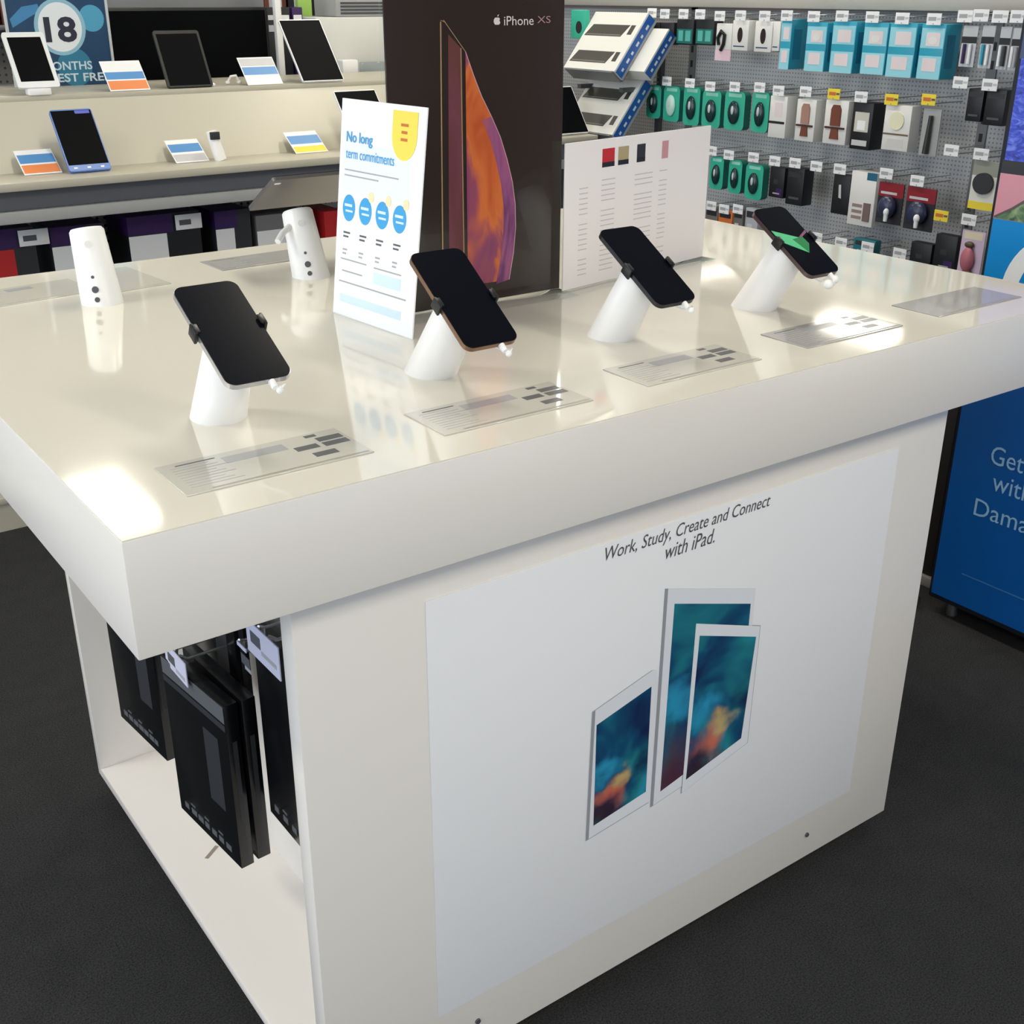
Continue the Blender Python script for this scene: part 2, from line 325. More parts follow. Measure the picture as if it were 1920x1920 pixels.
flat_pack('black pack hanging directly behind the one with the grey top band', 0.231, 0.365, 0.560, 0.250, 0.535, 0.06, 2, False)
flat_pack('tall plain black pack hanging close to the front panel under the tabletop', 0.256, 0.105, 0.345, 0.345, 0.690, 0.0, 3, False)
flat_pack('plain black pack tucked behind the tall one near the front panel', 0.286, 0.155, 0.395, 0.330, 0.660, 0.0, 4, False)
flat_pack('black pack hanging farthest back in the open side, grey label half hidden', 0.205, 0.680, 0.862, 0.255, 0.600, 0.10, 5, False)
flat_pack('dark pack behind the middle of the row under the tabletop', 0.268, 0.450, 0.640, 0.400, 0.700, 0.0, 6, False)
def wire_hook(label, y, z, x_tag, tagw=0.085, tagh=0.040):
    t = thing('wire_hook', label, 'display hook', (0.355, y, z), (0, 0, 0), 'wire hooks under the tabletop')
    L = x_tag-0.355
    m = MB()
    for s in (-1, 1): m.tube([(0, s*0.018, 0), (L+0.01, s*0.018, 0), (L, s*0.014, 0.006)], 0.0022, steel)
    m.tube([(L+0.008, -0.018, 0), (L, 0, -0.002), (L+0.008, 0.018, 0)], 0.0022, steel); m.build('wire', t)
    MB().box(L-0.001, L+0.03, -tagw/2, tagw/2, 0.0035, 0.006, clear('tag_sleeve', 0.05)).build('tag_holder', t)
    k = MB().box(L-0.003, L-0.0015, -tagw/2, tagw/2, -tagh+0.006, 0.006, M('lilac_paper', (206, 206, 226), 0.45))
    k.box(L-0.0034, L-0.003, tagw/2-0.012, tagw/2-0.04, -0.022, -0.006, ink).box(L-0.0034, L-0.003, tagw/2-0.042, -tagw/2+0.008, -0.028, -0.022, inkl)
    k.build('price_tag', t)
wire_hook('wire hook with lilac white price tag above the pack with the grey band', 0.500, 0.560, 0.196)
wire_hook('wire hook with larger price tag beside the front panel', 0.160, 0.752, 0.196, 0.092, 0.046)
wire_hook('empty wire hook between the two tagged hooks', 0.330, 0.640, 0.235, 0.03, 0.006)

# ================= phone stands and phones =================
def stand(x, y, tilt, L, label, back=False, clamp=None, scr=None):
    T = math.radians(tilt); a = Vector((0, -math.sin(T), math.cos(T))); u = Vector((1, 0, 0)); v = Vector((0, math.cos(T), math.sin(T)))
    t = thing('phone_stand', label, 'phone stand', (x, y, H), (0, 0, math.pi if back else 0), 'white security stands')
    n = 40; bot = []; top = []; top2 = []
    for i in range(n):
        ph = 2*math.pi*i/n; rad = u*math.cos(ph)+v*math.sin(ph); p = rad*0.0335; bot.append(p-a*(p.z/a.z)); top.append(rad*0.0275+a*(L-0.004)); top2.append(rad*0.0245+a*L)
    m = MB(); m.add(bot+top, [(i, (i+1) % n, (i+1) % n+n, i+n) for i in range(n)], plastic, True)
    m.add(top+top2, [(i, (i+1) % n, (i+1) % n+n, i+n) for i in range(n)], plastic, True)
    m.add(top2, [list(range(n))], plastic); m.add(bot, [list(range(n))[::-1]], plastic); m.build('stand_body', t)
    if back:   # lock holes on the rear of the stem
        k = MB()
        for hgt, r in ((0.012, 0.0042), (0.028, 0.0055), (0.048, 0.0026)):
            ph = math.radians(62); rad = u*math.cos(ph)+v*math.sin(ph); rr = 0.0335-0.006*hgt/L
            base = rad*rr; c = base-a*(base.z/a.z)+a*hgt; k.cyl(c-rad*0.002, c+rad*0.0008, r, r, greyd, 14)
        k.build('lock_hole', t)
        ph = math.radians(70); rad = u*math.cos(ph)+v*math.sin(ph); c = rad*0.0285+a*(L-0.028)
        MB().cyl(c-rad*0.002, c+rad*0.0007, 0.006, 0.006, M('stand_emblem', (226, 224, 220), 0.3), 16).build('emblem', t)
    if clamp:
        w, off = clamp; m = MB(); c = a*L
        m.bbox(-0.02, 0.02, -0.02, 0.02, -0.003, 0, blackp, 0.001)
        for s in (-1, 1):
            m.box(s*0.016, s*(w/2+0.004), off-0.006, off+0.006, -0.003, -0.0005, blackp)
            m.bbox(s*(w/2+0.0008), s*(w/2+0.0045), off-0.009, off+0.009, -0.003, 0.0125, blackp, 0.001)
            m.bbox(s*(w/2-0.003), s*(w/2+0.0045), off-0.007, off+0.007, 0.0098, 0.0128, blackp, 0.001)
        o = m.build('clamp', t, loc=a*(L+0.003), rot=(T, 0, 0))
    return t, a, T
front = [ # x, y base, tilt, length, width, edge colour, label
 (0.216, 0.283, 29, 0.164, 0.078, (214, 214, 216), 'silver edged'), (0.521, 0.287, 35, 0.162, 0.080, (150, 120, 100), 'dark rose edged'),
 (0.836, 0.283, 31, 0.157, 0.0735, (70, 70, 74), 'black edged'), (1.142, 0.285, 32, 0.151, 0.0715, (120, 104, 104), 'lit')]
desc = ['black smartphone with silver edge on the front stand nearest the table corner', 'large black smartphone on the stand in front of the dark poster',
        'black smartphone with dark rim on the stand before the white information board', 'smartphone showing a green picture on the farthest front stand']
sdesc = ['white angled stand nearest the left corner of the table', 'white angled stand in front of the dark phone poster',
         'white angled stand in front of the white information board', 'white angled stand farthest right along the front row']
scrm = M('phone_screen', (13, 15, 23), 0.2, spec=0.08)
for i, (x, y, tl, ln, wd, ec, nm) in enumerate(front):
    L = 0.1105/math.cos(math.radians(tl))
    st, a, T = stand(x, y, tl, L, sdesc[i], clamp=(wd, (0.008, -0.006, -0.004, 0.002)[i]))
    c = Vector((x, y, H))+a*(L+0.0033)
    ph = thing('smartphone', desc[i], 'phone', c, (T, 0, 0), 'smartphones along the front of the table')
    em = M('phone_edge_%d' % i, ec, 0.25, 0.8)
    b = MB(); R = [(px, py) for px, py in rrect(wd, ln, 0.012)]
    b.prism([(px, py, 0.0002) for px, py in R], (0, 0, 0.0066), em); b.prism([(px*0.965, py*0.983, 0) for px, py in R], (0, 0, 0.0002), em)
    b.build('phone_body', ph)
    MB().prism([(px*0.985, py*0.992, 0.0068) for px, py in R], (0, 0, 0.0011), scrm).build('screen', ph)
    if i == 3:
        g = MB(); s1 = M('screen_green', (70, 160, 110), 0.3, emit=0.5); s2 = M('screen_green_deep', (30, 110, 62), 0.3, emit=0.4); s3 = M('screen_mauve', (120, 70, 96), 0.3, emit=0.3)
        w2 = wd/2-0.002
        g.prism([(-w2, 0.026, 0.0079), (-w2, 0.001, 0.0079), (w2*0.1, -0.030, 0.0079), (w2*0.25, 0.004, 0.0079)], (0, 0, 0.0003), s1)
        g.prism([(-w2*0.2, 0.002, 0.0082), (w2*0.1, -0.030, 0.0082), (w2*0.55, -0.012, 0.0082), (w2*0.5, 0.004, 0.0082)], (0, 0, 0.0002), s2)
        g.prism([(w2*0.25, 0.004, 0.0082), (w2*0.5, 0.004, 0.0082), (w2, 0.012, 0.0082), (w2, 0.017, 0.0082)], (0, 0, 0.0002), s3)
        g.build('screen_picture', ph)
    # charging plug and its cable, fixed to the stand
    end = a*(L+0.0033)+Vector((0.012, -math.cos(T)*ln/2, -math.sin(T)*ln/2))+Vector((0, -math.sin(T), math.cos(T)))*0.0035
    dn = Vector((0, -math.cos(T), -math.sin(T))); p = MB(); p.cyl(end+dn*0.0003, end+dn*0.011, 0.0042, 0.0038, plastic, 12)
    if i < 3:
        p.ball(end+dn*0.013+Vector((0.004, 0, -0.002)), 0.0042, 0.0042, 0.0042, plastic)
        p.tube([end+dn*0.013, end+dn*0.015+Vector((0.006, 0, 0.002)), end+dn*0.010+Vector((0.013, 0.003, 0)), end+dn*0.002+Vector((0.012, 0.014, -0.012)), Vector((0.010, -0.062, L*0.55)), Vector((0.006, -0.058, L*0.6))], 0.0012, plastic)
    else:
        p.ball(end+dn*0.016+Vector((-0.022, -0.004, -0.001)), 0.0078, 0.0078, 0.0070, plastic); p.ball(end+dn*0.012+Vector((0.002, 0, 0)), 0.0065, 0.006, 0.006, plastic)
        p.tube([end+dn*0.012+Vector((0.002, 0, 0)), end+dn*0.016+Vector((-0.01, -0.003, -0.001)), end+dn*0.016+Vector((-0.022, -0.004, -0.001))], 0.0022, plastic)
        p.tube([end+dn*0.004, end+Vector((0.004, 0.02, -0.016)), Vector((0.008, -0.058, L*0.6))], 0.0012, plastic)
    p.build('charging_plug', st)
stand(0.287, 0.928, 16, 0.120, 'empty white stand with lock holes near the table\'s far left edge', back=True)
st2, a2, T2 = stand(0.657, 0.906, 20, 0.118, 'white stand holding a tablet turned away, beside the tall price sign', back=True)
MB().tube([(0.026, -0.02, 0.088), (0.045, -0.012, 0.078), (0.060, 0.0, 0.068)], 0.0055, plastic, 10).build('side_arm', st2)
tb = thing('tablet', 'grey tablet seen from behind on the rear stand', 'tablet', (0.700, 0.962, H+0.1385), (math.radians(30), 0, math.pi))
gb = M('tablet_back', (112, 108, 106), 0.38, 0.5)
MB().prism([(px, py, 0.0) for px, py in rrect(0.205, 0.135, 0.006)], (0, 0, 0.0065), gb).build('tablet_back', tb)
MB().prism([(px, py, 0.0065) for px, py in rrect(0.203, 0.133, 0.006)], (0, 0, 0.0012), black).build('screen', tb)
MB().prism([(px+0.09, py+0.052, -0.0006) for px, py in rrect(0.012, 0.006, 0.0028)], (0, 0, 0.0006), plastic).build('rear_camera', tb)

# ================= price sheets on the tabletop =================
sheetm = M('laminated_sheet', (206, 203, 194), 0.06, spec=0.6); sheetd = M('laminated_sheet_grey', (176, 174, 172), 0.06, spec=0.6)
def sheet(x0, x1, y0, y1, rot, label, m=sheetm, blocks=True, lines=True):
    w, d = x1-x0, y1-y0
    t = thing('price_sheet', label, 'price sheet', ((x0+x1)/2, (y0+y1)/2, H), (0, 0, rot), 'clear price sheets along the table edges')
    MB().bbox(-w/2, w/2, -d/2, d/2, 0, 0.0016, m, 0.0005, 1).build('laminate', t)
    p = MB(); z = 0.00162
    if lines:
        for k in range(9): p.box(-w/2+0.012, -w/2+0.055+0.008*((k*7) % 3), d/2-0.016-k*0.0075, d/2-0.0175-k*0.0075, z-0.0001, z+0.0001, inkl)
        p.box(-w/2+0.02, -w/2+0.065, d/2-0.009, d/2-0.0115, z-0.0001, z+0.0001, ink)
        p.box(-w/2+0.07, w/2-0.075, d/2-0.014, d/2-0.034, z-0.0001, z+0.0001, M('tint_block', (176, 176, 178), 0.15))
    if blocks:
        for (a, b, c, e) in ((-0.036, -0.005, 0.30, 0.16), (-0.07, -0.042, 0.14, 0.0), (-0.036, -0.005, 0.12, -0.02), (-0.060, -0.032, -0.14, -0.28), (-0.044, -0.03, 0.44, 0.36)):
            p.box(w/2+a, w/2+b, d*c, d*e, z-0.0001, z+0.00015, M('sheet_block', (110, 110, 112), 0.2))
    p.box(-w/2+0.03, w/2-0.004, -d/2+0.003, -d/2+0.0065, z-0.0001, z+0.0001, M('sheet_edge_print', (160, 158, 150), 0.3))
    if p.v: p.build('printed_text', t)
sheet(0.090, 0.308, 0.066, 0.160, 0.0, 'clear price sheet before the phone nearest the table corner')
sheet(0.400, 0.622, 0.064, 0.156, 0.0, 'clear price sheet before the large dark phone')
sheet(0.715, 0.928, 0.066, 0.158, 0.0, 'clear price sheet before the phone by the information board')
sheet(1.022, 1.240, 0.066, 0.158, 0.0, 'price sheet before the phone showing green', sheetd)
sheet(1.330, 1.556, 0.066, 0.158, 0.0, 'grey price sheet at the right end of the front edge', sheetd, False, False)
sheet(0.110, 0.300, 1.000, 1.120, 0.12, 'price sheet at the far left table edge, left of the empty stand', sheetm, False)
sheet(0.325, 0.420, 0.985, 1.165, 0.1, 'narrow price sheet just right of the empty stand', sheetm, False, False)
sheet(0.540, 0.730, 1.040, 1.135, 0.05, 'price sheet behind the stand that holds the tablet', sheetd, False)
for i, (x, y) in enumerate(((1.385, 0.335), (1.372, 0.318))):
    tag(MB().ball((0, 0, 0.0008), 0.006, 0.006, 0.0008, plastic).build('sticker_dot', loc=(x, y, H)), 'tiny pale dot on the bare right part of the tabletop', 'sticker', 'pale dots on the tabletop')

# ================= signs on the tabletop =================
# tall leaning price sign facing the left side
sg = thing('price_sign', 'bright white leaning price sign with yellow badge and blue circles', 'sign', (0.574, 0.5435, H), (math.radians(-7.0), 0, math.radians(-85)))
W2, HS = 0.106, 0.325
MB().bbox(-W2, W2, 0, 0.003, 0, HS, M('sign_white', (250, 251, 255), 0.35), 0.0008).build('sign_board', sg)
sb = M('sign_blue', (58, 160, 220), 0.4); sl = M('sign_pale_blue', (212, 232, 250), 0.4); sg_y = M('sign_yellow', (250, 222, 84), 0.4)
pr = MB()
pr.prism(XZ([(-W2+0.012, 0.19), (W2-0.03, 0.19), (W2-0.03, 0.262), (-W2+0.012, 0.262)], -0.0003), (0, 0.0003, 0), M('sign_tint', (232, 243, 253), 0.4))
bd = [(0.028, HS-0.008)]+[(0.058+0.03*math.cos(math.radians(180+k*15)), 0.283+0.034*math.sin(math.radians(180+k*15))) for k in range(13)]+[(0.088, HS-0.008)]
pr.prism(XZ(bd, -0.0009), (0, 0.0006, 0), sg_y)
for zz, wd in ((0.300, 0.018), (0.290, 0.014), (0.280, 0.016)): pr.box(0.058-wd/2, 0.058+wd/2, -0.0012, -0.0009, zz, zz-0.004, orangem)
for k in range(4):
    cx = -0.074+k*0.044; cz = 0.167
    pr.prism(XZ(ell(cx, cz, 0.0165, 0.020, 28), -0.0006), (0, 0.0006, 0), sb)
    pr.box(cx-0.011, cx+0.009, -0.0009, -0.0006, cz+0.002, cz+0.006, sl); pr.box(cx-0.008, cx+0.011, -0.0009, -0.0006, cz-0.006, cz-0.003, sl)
    if k: pr.prism(XZ(ell(cx+0.014, cz+0.022, 0.007, 0.008, 16), -0.0009), (0, 0.0009, 0), M('badge_pale', (242, 226, 178), 0.4))
    for q, wd in ((0.036, 0.018), (0.042, 0.014), (0.062, 0.012), (0.068, 0.010)): pr.box(cx-0.012, cx-0.012+wd, -0.0004, 0, cz-q, cz-q-0.0028, inkl if q > 0.05 else ink)
for zz, a, b in ((0.224, -0.09, 0.05), (0.216, -0.09, 0.0), (0.090, -0.09, -0.02), (0.089, 0.0, 0.07), (0.072, -0.085, -0.03), (0.055, -0.092, 0.085)): pr.box(a, b, -0.0004, 0, zz, zz-0.0022, inkl)
pr.box(0.0, 0.07, -0.0004, 0, 0.082, 0.064, sl); pr.box(-0.088, 0.075, -0.0004, 0, 0.035, 0.022, sl)
pr.build('sign_print', sg)
text('No long', sg, sb, (-W2+0.018, -0.0008, 0.264), FY, width=0.068, height=0.020, name='sign_lettering', bold=0.01)
text('term commitments', sg, sb, (-W2+0.018, -0.0008, 0.240), FY, width=0.125, height=0.014, name='sign_lettering')
MB().box(-W2, W2, -0.002, 0.004, -0.0, 0.0015, glass).build('acrylic_foot', sg)
MB().prism([(0, 0.003, HS*0.9), (0, 0.003, HS*0.86), (0, 0.055, 0.0075), (0, 0.062, 0.0085)], (0.02, 0, 0), glass).build('rear_strut', sg)

# dark phone poster in an acrylic holder
hp = thing('poster_holder', 'tall dark phone poster in a clear acrylic holder', 'poster', (0.790, 0.560, H))
X0, X1, HP = -0.163, 0.163, 0.500
MB().bbox(X0, X1, -0.0015, 0.0015, 0.004, HP, M('poster_black', (44, 37, 34), 0.2, spec=0.5, coat=0.4), 0.0004, 1).build('poster_print', hp)
MB().bbox(X0-0.004, X1+0.004, 0.003, 0.006, 0, HP+0.006, glass, 0.0008).build('acrylic_back', hp)
MB().bbox(X0-0.004, X1+0.004, -0.055, 0.006, 0, 0.002, glass, 0.0008).build('acrylic_foot', hp)
gold = M('gold_rim', (178, 148, 112), 0.3, 0.3); skin = swirl('planet_print', ((0.30, (190, 84, 40)), (0.45, (214, 112, 56)), (0.55, (150, 72, 96)), (0.7, (126, 62, 110))), 11, 2.3, 0.25, (1.5, 1, 0.45), 1.2)
art = MB(); y = -0.0017
lx = lambda p: [(a-0.79, b-H) for a, b in p]
# rear phone: narrow strip between gold rims
art.prism(XZ(lx([(0.735, 1.405), (0.757, 1.385), (0.757, 1.03), (0.728, 1.03)]), y), (0, -0.0002, 0), swirl('planet_print_dark', ((0.3, (86, 40, 34)), (0.5, (112, 58, 72)), (0.7, (96, 52, 40))), 10, 4.1, 0.3, (1.5, 1, 0.4)))
arc = [(0.765, 1.380), (0.779, 1.347), (0.794, 1.315), (0.812, 1.285), (0.829, 1.253), (0.842, 1.218), (0.852, 1.184), (0.858, 1.148), (0.859, 1.110), (0.855, 1.070), (0.846, 1.026)]
art.prism(XZ(lx([(0.764, 1.026)]+arc), y-0.0003), (0, -0.0002, 0), skin)
inner = [(a-0.018-0.012*k/10, b-0.004) for k, (a, b) in enumerate(arc[3:])]
art.prism(XZ(lx(arc[3:]+inner[::-1]), y-0.0005), (0, -0.0002, 0), swirl('planet_print_violet', ((0.35, (110, 56, 104)), (0.5, (150, 84, 130)), (0.65, (176, 92, 96))), 16, 1.1, 0.25, (1.5, 1, 0.5), 1.0))
for pts, th in (([(0.722, 1.422), (0.716, 1.03)], 0.0022), ([(0.757, 1.385), (0.757, 1.03)], 0.0018), ([(0.722, 1.424), (0.730, 1.422)], 0.0022)):
    (ax, az), (bx, bz) = pts; art.prism(XZ([(ax-0.79-th/2, az-H), (ax-0.79+th/2, az-H), (bx-0.79+th/2, bz-H-0.001), (bx-0.79-th/2, bz-H-0.001)], y-0.0003), (0, -0.0004, 0), gold)
art.build('poster_artwork', hp)
rim = MB()
for k in range(len(arc)-1): rim.tube([(p[0]-0.79, y-0.0006, p[1]-H) for p in arc[k:k+2]], 0.0007, M('rim_pale', (206, 160, 166), 0.3), 6)
rim.tube([(0.727-0.79, y-0.0006, 1.424-H), (0.765-0.79, y-0.0006, 1.380-H)], 0.0006, gold, 6)
rim.build('printed_rim', hp)
pt = M('poster_lettering', (222, 214, 214), 0.4)
text('iPhone', hp, pt, (0.836-0.79, y-0.0004, 1.4155-H), FY, width=0.056, height=0.0130)
text('XS', hp, M('poster_lettering_pink', (176, 130, 136), 0.4), (0.899-0.79, y-0.0004, 1.418-H), FY, width=0.026, height=0.0100)
ap = MB(); cx, cz = 0.8235-0.79, 1.4215-H
body = []
for k in range(36):
    t_ = 2*math.pi*k/36; r = 0.0058*(1+0.06*math.cos(2*t_)); px = r*math.cos(t_); pz = r*math.sin(t_)*1.05
    if abs(px) < 0.0022: pz *= 0.88
    d = math.hypot(px-0.0074, pz-0.0008)
    if d < 0.0034: px = 0.0074-0.0034*((0.0074-px)/max(d, 1e-4)); 
    body.append((cx+px, cz+pz))
ap.prism(XZ(body, y), (0, -0.0003, 0), pt); ap.prism(XZ([(cx+0.0004, cz+0.0062), (cx+0.0022, cz+0.0068), (cx+0.0034, cz+0.0094), (cx+0.0012, cz+0.0086)], y), (0, -0.0003, 0), pt)
ap.build('fruit_emblem', hp)

# white information board
ib = thing('information_board', 'wide white information board with four small pictures in a clear holder', 'sign', (1.145, 0.577, H), (0, 0, math.radians(10)))
MB().bbox(-0.202, 0.202, -0.001, 0.0015, 0.003, 0.244, M('board_white', (244, 238, 236), 0.4), 0.0004, 1).build('printed_sheet', ib)
MB().box(-0.203, 0.203, 0.002, 0.005, 0, 0.2445, glass).build('acrylic_back', ib)
MB().bbox(-0.206, 0.206, -0.030, 0.005, 0, 0.002, glass, 0.0008).build('acrylic_foot', ib)
q = MB(); yb = -0.0012
for (a, b, c, m1, m2) in ((-0.108, -0.076, 0, red, dark), (-0.066, -0.038, 0.001, M('khaki_pic', (176, 160, 120), 0.5), dark), (-0.015, 0.008, 0, charcoal, dark), (0.056, 0.074, 0.002, M('rose_pic', (206, 150, 156), 0.5), None)):
    u_ = MB().box(a, b, yb, yb-0.0003, 0.198, 0.228, m1)
    if m2: u_.box(a, b, yb-0.0003, yb-0.0006, 0.198, 0.206, m2)
    u_.build('small_picture', ib)
tb_ = [MB() for _ in range(4)]
for k in range(19):
    z = 0.178-k*0.0085
    for j, a in enumerate((-0.165, -0.108, -0.018, 0.052)):
        if (k*5+j*3) % 7 == 0: continue
        tb_[j].box(a, a+0.022+0.014*((k*3+j) % 3), yb, yb-0.0003, z, z-0.0016, M('board_ink', (206, 201, 202), 0.5))
for m_ in tb_: m_.build('printed_column', ib)

# ================= left shelf unit (faces the camera) =================
gu = thing('shelf_unit', 'long cream stepped phone shelf behind the table with grey pegboard below', 'shelf unit')
GX0, GX1 = -1.6, 2.585
MB().bbox(GX0, GX1, 2.42, 2.62, 0.962, 0.985, cream, 0.003).build('front_ledge', gu)
MB().prism([(GX0, 2.615, 0.985), (GX0, 2.775, 1.176), (GX0, 2.80, 1.176), (GX0, 2.80, 0.985)], (GX1-GX0, 0, 0), cream).build('sloped_panel', gu)
MB().bbox(GX0, GX1, 2.765, 3.20, 1.164, 1.180, cream, 0.002).build('top_deck', gu)
MB().box(GX0, GX1, 2.475, 2.49, 0.905, 0.962, M('fascia_grey', (112, 113, 118), 0.4)).build('fascia', gu)
MB().bbox(GX0, GX1, 2.45, 2.475, 0.872, 0.905, M('rail_grey', (170, 170, 170), 0.35), 0.002).build('price_rail', gu)
MB().box(GX0, GX1, 2.49, 2.90, 0.94, 0.962, greyd).build('under_tray', gu)
MB().box(GX0, GX1, 2.90, 2.92, 0.0, 1.164, pegboard('pegboard_dark', (196, 198, 202), 'X', 0.025, 0.2, (38, 39, 42))).build('pegboard_back', gu)
MB().bbox(GX0, GX1, 2.44, 2.90, 0.585, 0.600, cream, 0.002).build('lower_shelf', gu)
MB().bbox(GX0, GX1, 2.41, 2.92, 0.085, 0.105, cream, 0.002).build('base_shelf', gu)
MB().box(GX0, GX1, 2.415, 2.43, 0.0, 0.085, cream).build('kick_board', gu)
for x in (GX0, GX1-0.02): MB().box(x, x+0.02, 2.50, 2.90, 0.105, 0.94, greyd).build('end_panel', gu)

# boxed stock on the lower shelf under the ledge
def stock(x, w, d, h, front, top, side, label, tg=True, face=None, z0=0.6):
    t = thing('boxed_stock', label, 'boxed product', (x, 2.60, z0), (0, 0, 0), 'boxed products on the shelf under the ledge')
    b = MB(); b.box(-w/2, w/2, 0, d, 0, h, side); b.box(-w/2, w*0.12, -0.0006, 0, h*0.76, h, top); b.box(-w/2-0.0006, -w/2, 0, d, h*0.76, h, top)
    b.box(-w/2, w/2, 0, d, h, h+0.0006, top); b.box(-w/2, w*0.02, -0.0008, 0, 0.0, h*0.75, face or front)
    b.build('carton', t)
    if tg: MB().bbox(w*0.14, w*0.14+0.085, -0.012, -0.010, h*0.78, h*0.78+0.046, paper, 0.0005).box(w*0.14+0.012, w*0.14+0.05, -0.0125, -0.012, h*0.78+0.014, h*0.78+0.030, ink).build('price_ticket', t)
stock(0.545, 0.13, 0.2, 0.235, red, purple, charcoal, 'red fronted carton at the left edge under the shelf ledge')
stock(0.735, 0.16, 0.2, 0.225, charcoal, purple, charcoal, 'purple topped carton just left of the empty white stand', False, paper)
stock(1.0, 0.23, 0.2, 0.232, dark, purple, dark, 'wide purple and white carton with price ticket under the ledge', True, paper)
stock(1.225, 0.12, 0.2, 0.222, charcoal, purple, charcoal, 'small purple carton right of the wide ticketed one', False, paper)
stock(1.40, 0.19, 0.2, 0.195, paper, M('grey_card', (118, 118, 120), 0.5), M('grey_card', (118, 118, 120), 0.5), 'grey carton with white front behind the tablet stand', False)
stock(1.585, 0.07, 0.16, 0.185, red, red, red, 'narrow dark red carton beside the leaning price sign', False)

# price cards leaning on the shelf
def card(x, y, z, w, bands, label, ln=0.095, tilt=56):
    t = thing('price_card', label, 'price card', (x, y, z), (math.radians(tilt), 0, 0), 'price cards along the stepped shelf')
    b = MB().bbox(-w/2, w/2, 0, ln, -0.002, 0, paper, 0.0006, 1); n = 0
    for (a, c, m) in bands: b.box(-w/2+0.003, w/2-0.003, ln*a, ln*c, 0, 0.0004, m)
    b.build('printed_card', t)
    a = math.radians(tilt); MB().prism([(-0.01, ln*0.7, -0.002), (-0.01, 0.0, -0.002), (-0.01, ln*0.7-math.sin(a)*ln*0.7*math.sin(a), -0.002-math.cos(a)*ln*0.7*math.sin(a))], (0.02, 0, 0), glass).build('card_prop', t)
pale = M('pale_blue_print', (206, 214, 222), 0.5)
card(0.650, 2.545, 0.987, 0.105, [(0.05, 0.38, orange), (0.45, 0.8, bluep)], 'blue and orange price card left of the blue edged phone', 0.105, 33)
card(1.093, 2.545, 0.987, 0.105, [(0.05, 0.35, inkx), (0.45, 0.8, bluep)], 'blue and white price card left of the short white stand', 0.105, 33)
card(1.495, 2.545, 0.987, 0.115, [(0.04, 0.30, yellow), (0.42, 0.8, bluep)], 'blue and yellow price card on the ledge by the tall sign', 0.105, 33)
card(1.005, 2.770, 1.182, 0.125, [(0.04, 0.33, orange), (0.38, 0.62, bluep)], 'blue and orange price card on the top deck by the number poster', 0.112, 47)
card(1.455, 2.770, 1.182, 0.125, [(0.36, 0.64, bluep), (0.68, 0.95, inkx)], 'white price card with blue band on the top deck', 0.110, 47)

def device(x, y, z, w, ln, tilt, body, label, cat='tablet', bz=0.006, bot=0.006, extra=None, name='tablet'):
    T = math.radians(tilt)
    t = thing(name, label, cat, (x, y, z), (T, 0, 0), 'devices on the stepped shelf')
    MB().prism([(a, b+ln/2, -0.008) for a, b in rrect(w, ln, 0.008)], (0, 0, 0.008), body).build('device_body', t)
    MB().prism([(-w/2+bz, bot, 0), (w/2-bz, bot, 0), (w/2-bz, ln-bz*1.4, 0), (-w/2+bz, ln-bz*1.4, 0)], (0, 0, 0.0006), black).build('screen', t)
    if extra: e = MB(); extra(e); e.build('screen_picture', t)
    # wedge that carries it
    h = ln*0.55; m = MB(); m.prism([(-0.02, h, -0.0085), (-0.02, 0.006, -0.0085), (-0.02, h-math.sin(T)*h*math.sin(T)+0.006, -0.0085-math.cos(T)*h*math.sin(T))], (0.04, 0, 0), plastic); m.build('prop', t)
    return t
lt = M('device_white', (226, 228, 230), 0.3); bl = M('device_blue', (60, 110, 190), 0.3)
device(0.735, 2.765, 1.202, 0.120, 0.182, 54, lt, 'white tablet with black screen before the number poster', bz=0.012, bot=0.020)
MB().bbox(0.700, 0.765, 2.76, 2.80, 1.1802, 1.199, plastic, 0.003).build('support_block')
tag(bpy.data.objects['support_block'], 'small white block carrying the white tablet', 'stand')
def ph_extra(e):
    e.box(-0.058, 0.058, 0.002, 0.020, 0.0006, 0.0012, bl); e.box(0.01, 0.052, 0.184, 0.194, 0.0006, 0.0012, M('screen_blue', (60, 70, 190), 0.3))
    for k in range(3): e.box(-0.045+k*0.038, -0.035+k*0.038, 0.008, 0.013, 0.0012, 0.0016, paper)
device(0.770, 2.50, 0.9915, 0.120, 0.200, 52, bl, 'large phone with blue lower edge leaning on the front ledge', 'phone', 0.003, 0.006, ph_extra, 'smartphone')
device(1.203, 2.780, 1.184, 0.150, 0.185, 62, blackp, 'black tablet in front of the black screen on the top deck', bz=0.008)
device(1.662, 2.760, 1.186, 0.155, 0.245, 50, lt, 'tall tablet with white sides at the right end of the top deck', bz=0.003, bot=0.003)
device(1.695, 2.470, 0.9915, 0.155, 0.225, 50, lt, 'tablet on the ledge half hidden by the tall price sign', bz=0.003, bot=0.003)
device(2.500, 2.460, 0.9915, 0.150, 0.190, 54, lt, 'tablet just right of the dark poster below the router boxes', bz=0.003, bot=0.003)
ss = thing('phone_stand', 'short white stand with dark top standing on the shelf ledge', 'phone stand', (1.172, 2.55, 0.986), (0, 0, 0))
MB().cyl((0.012, 0, 0), (-0.008, 0.005, 0.085), 0.019, 0.016, plastic).build('stand_body', ss)
MB().bbox(-0.020, 0.010, -0.016, -0.008, 0.062, 0.084, charcoal, 0.001).build('sensor', ss)
def cable(pts, label):
    m = MB(); m.tube(pts, 0.004, plastic, 8); 
    for p in (pts[0], pts[-1]): m.ball(p, 0.008, 0.008, 0.006, plastic)
    tag(m.build('cable'), label, 'cable', 'white cables on the top deck')
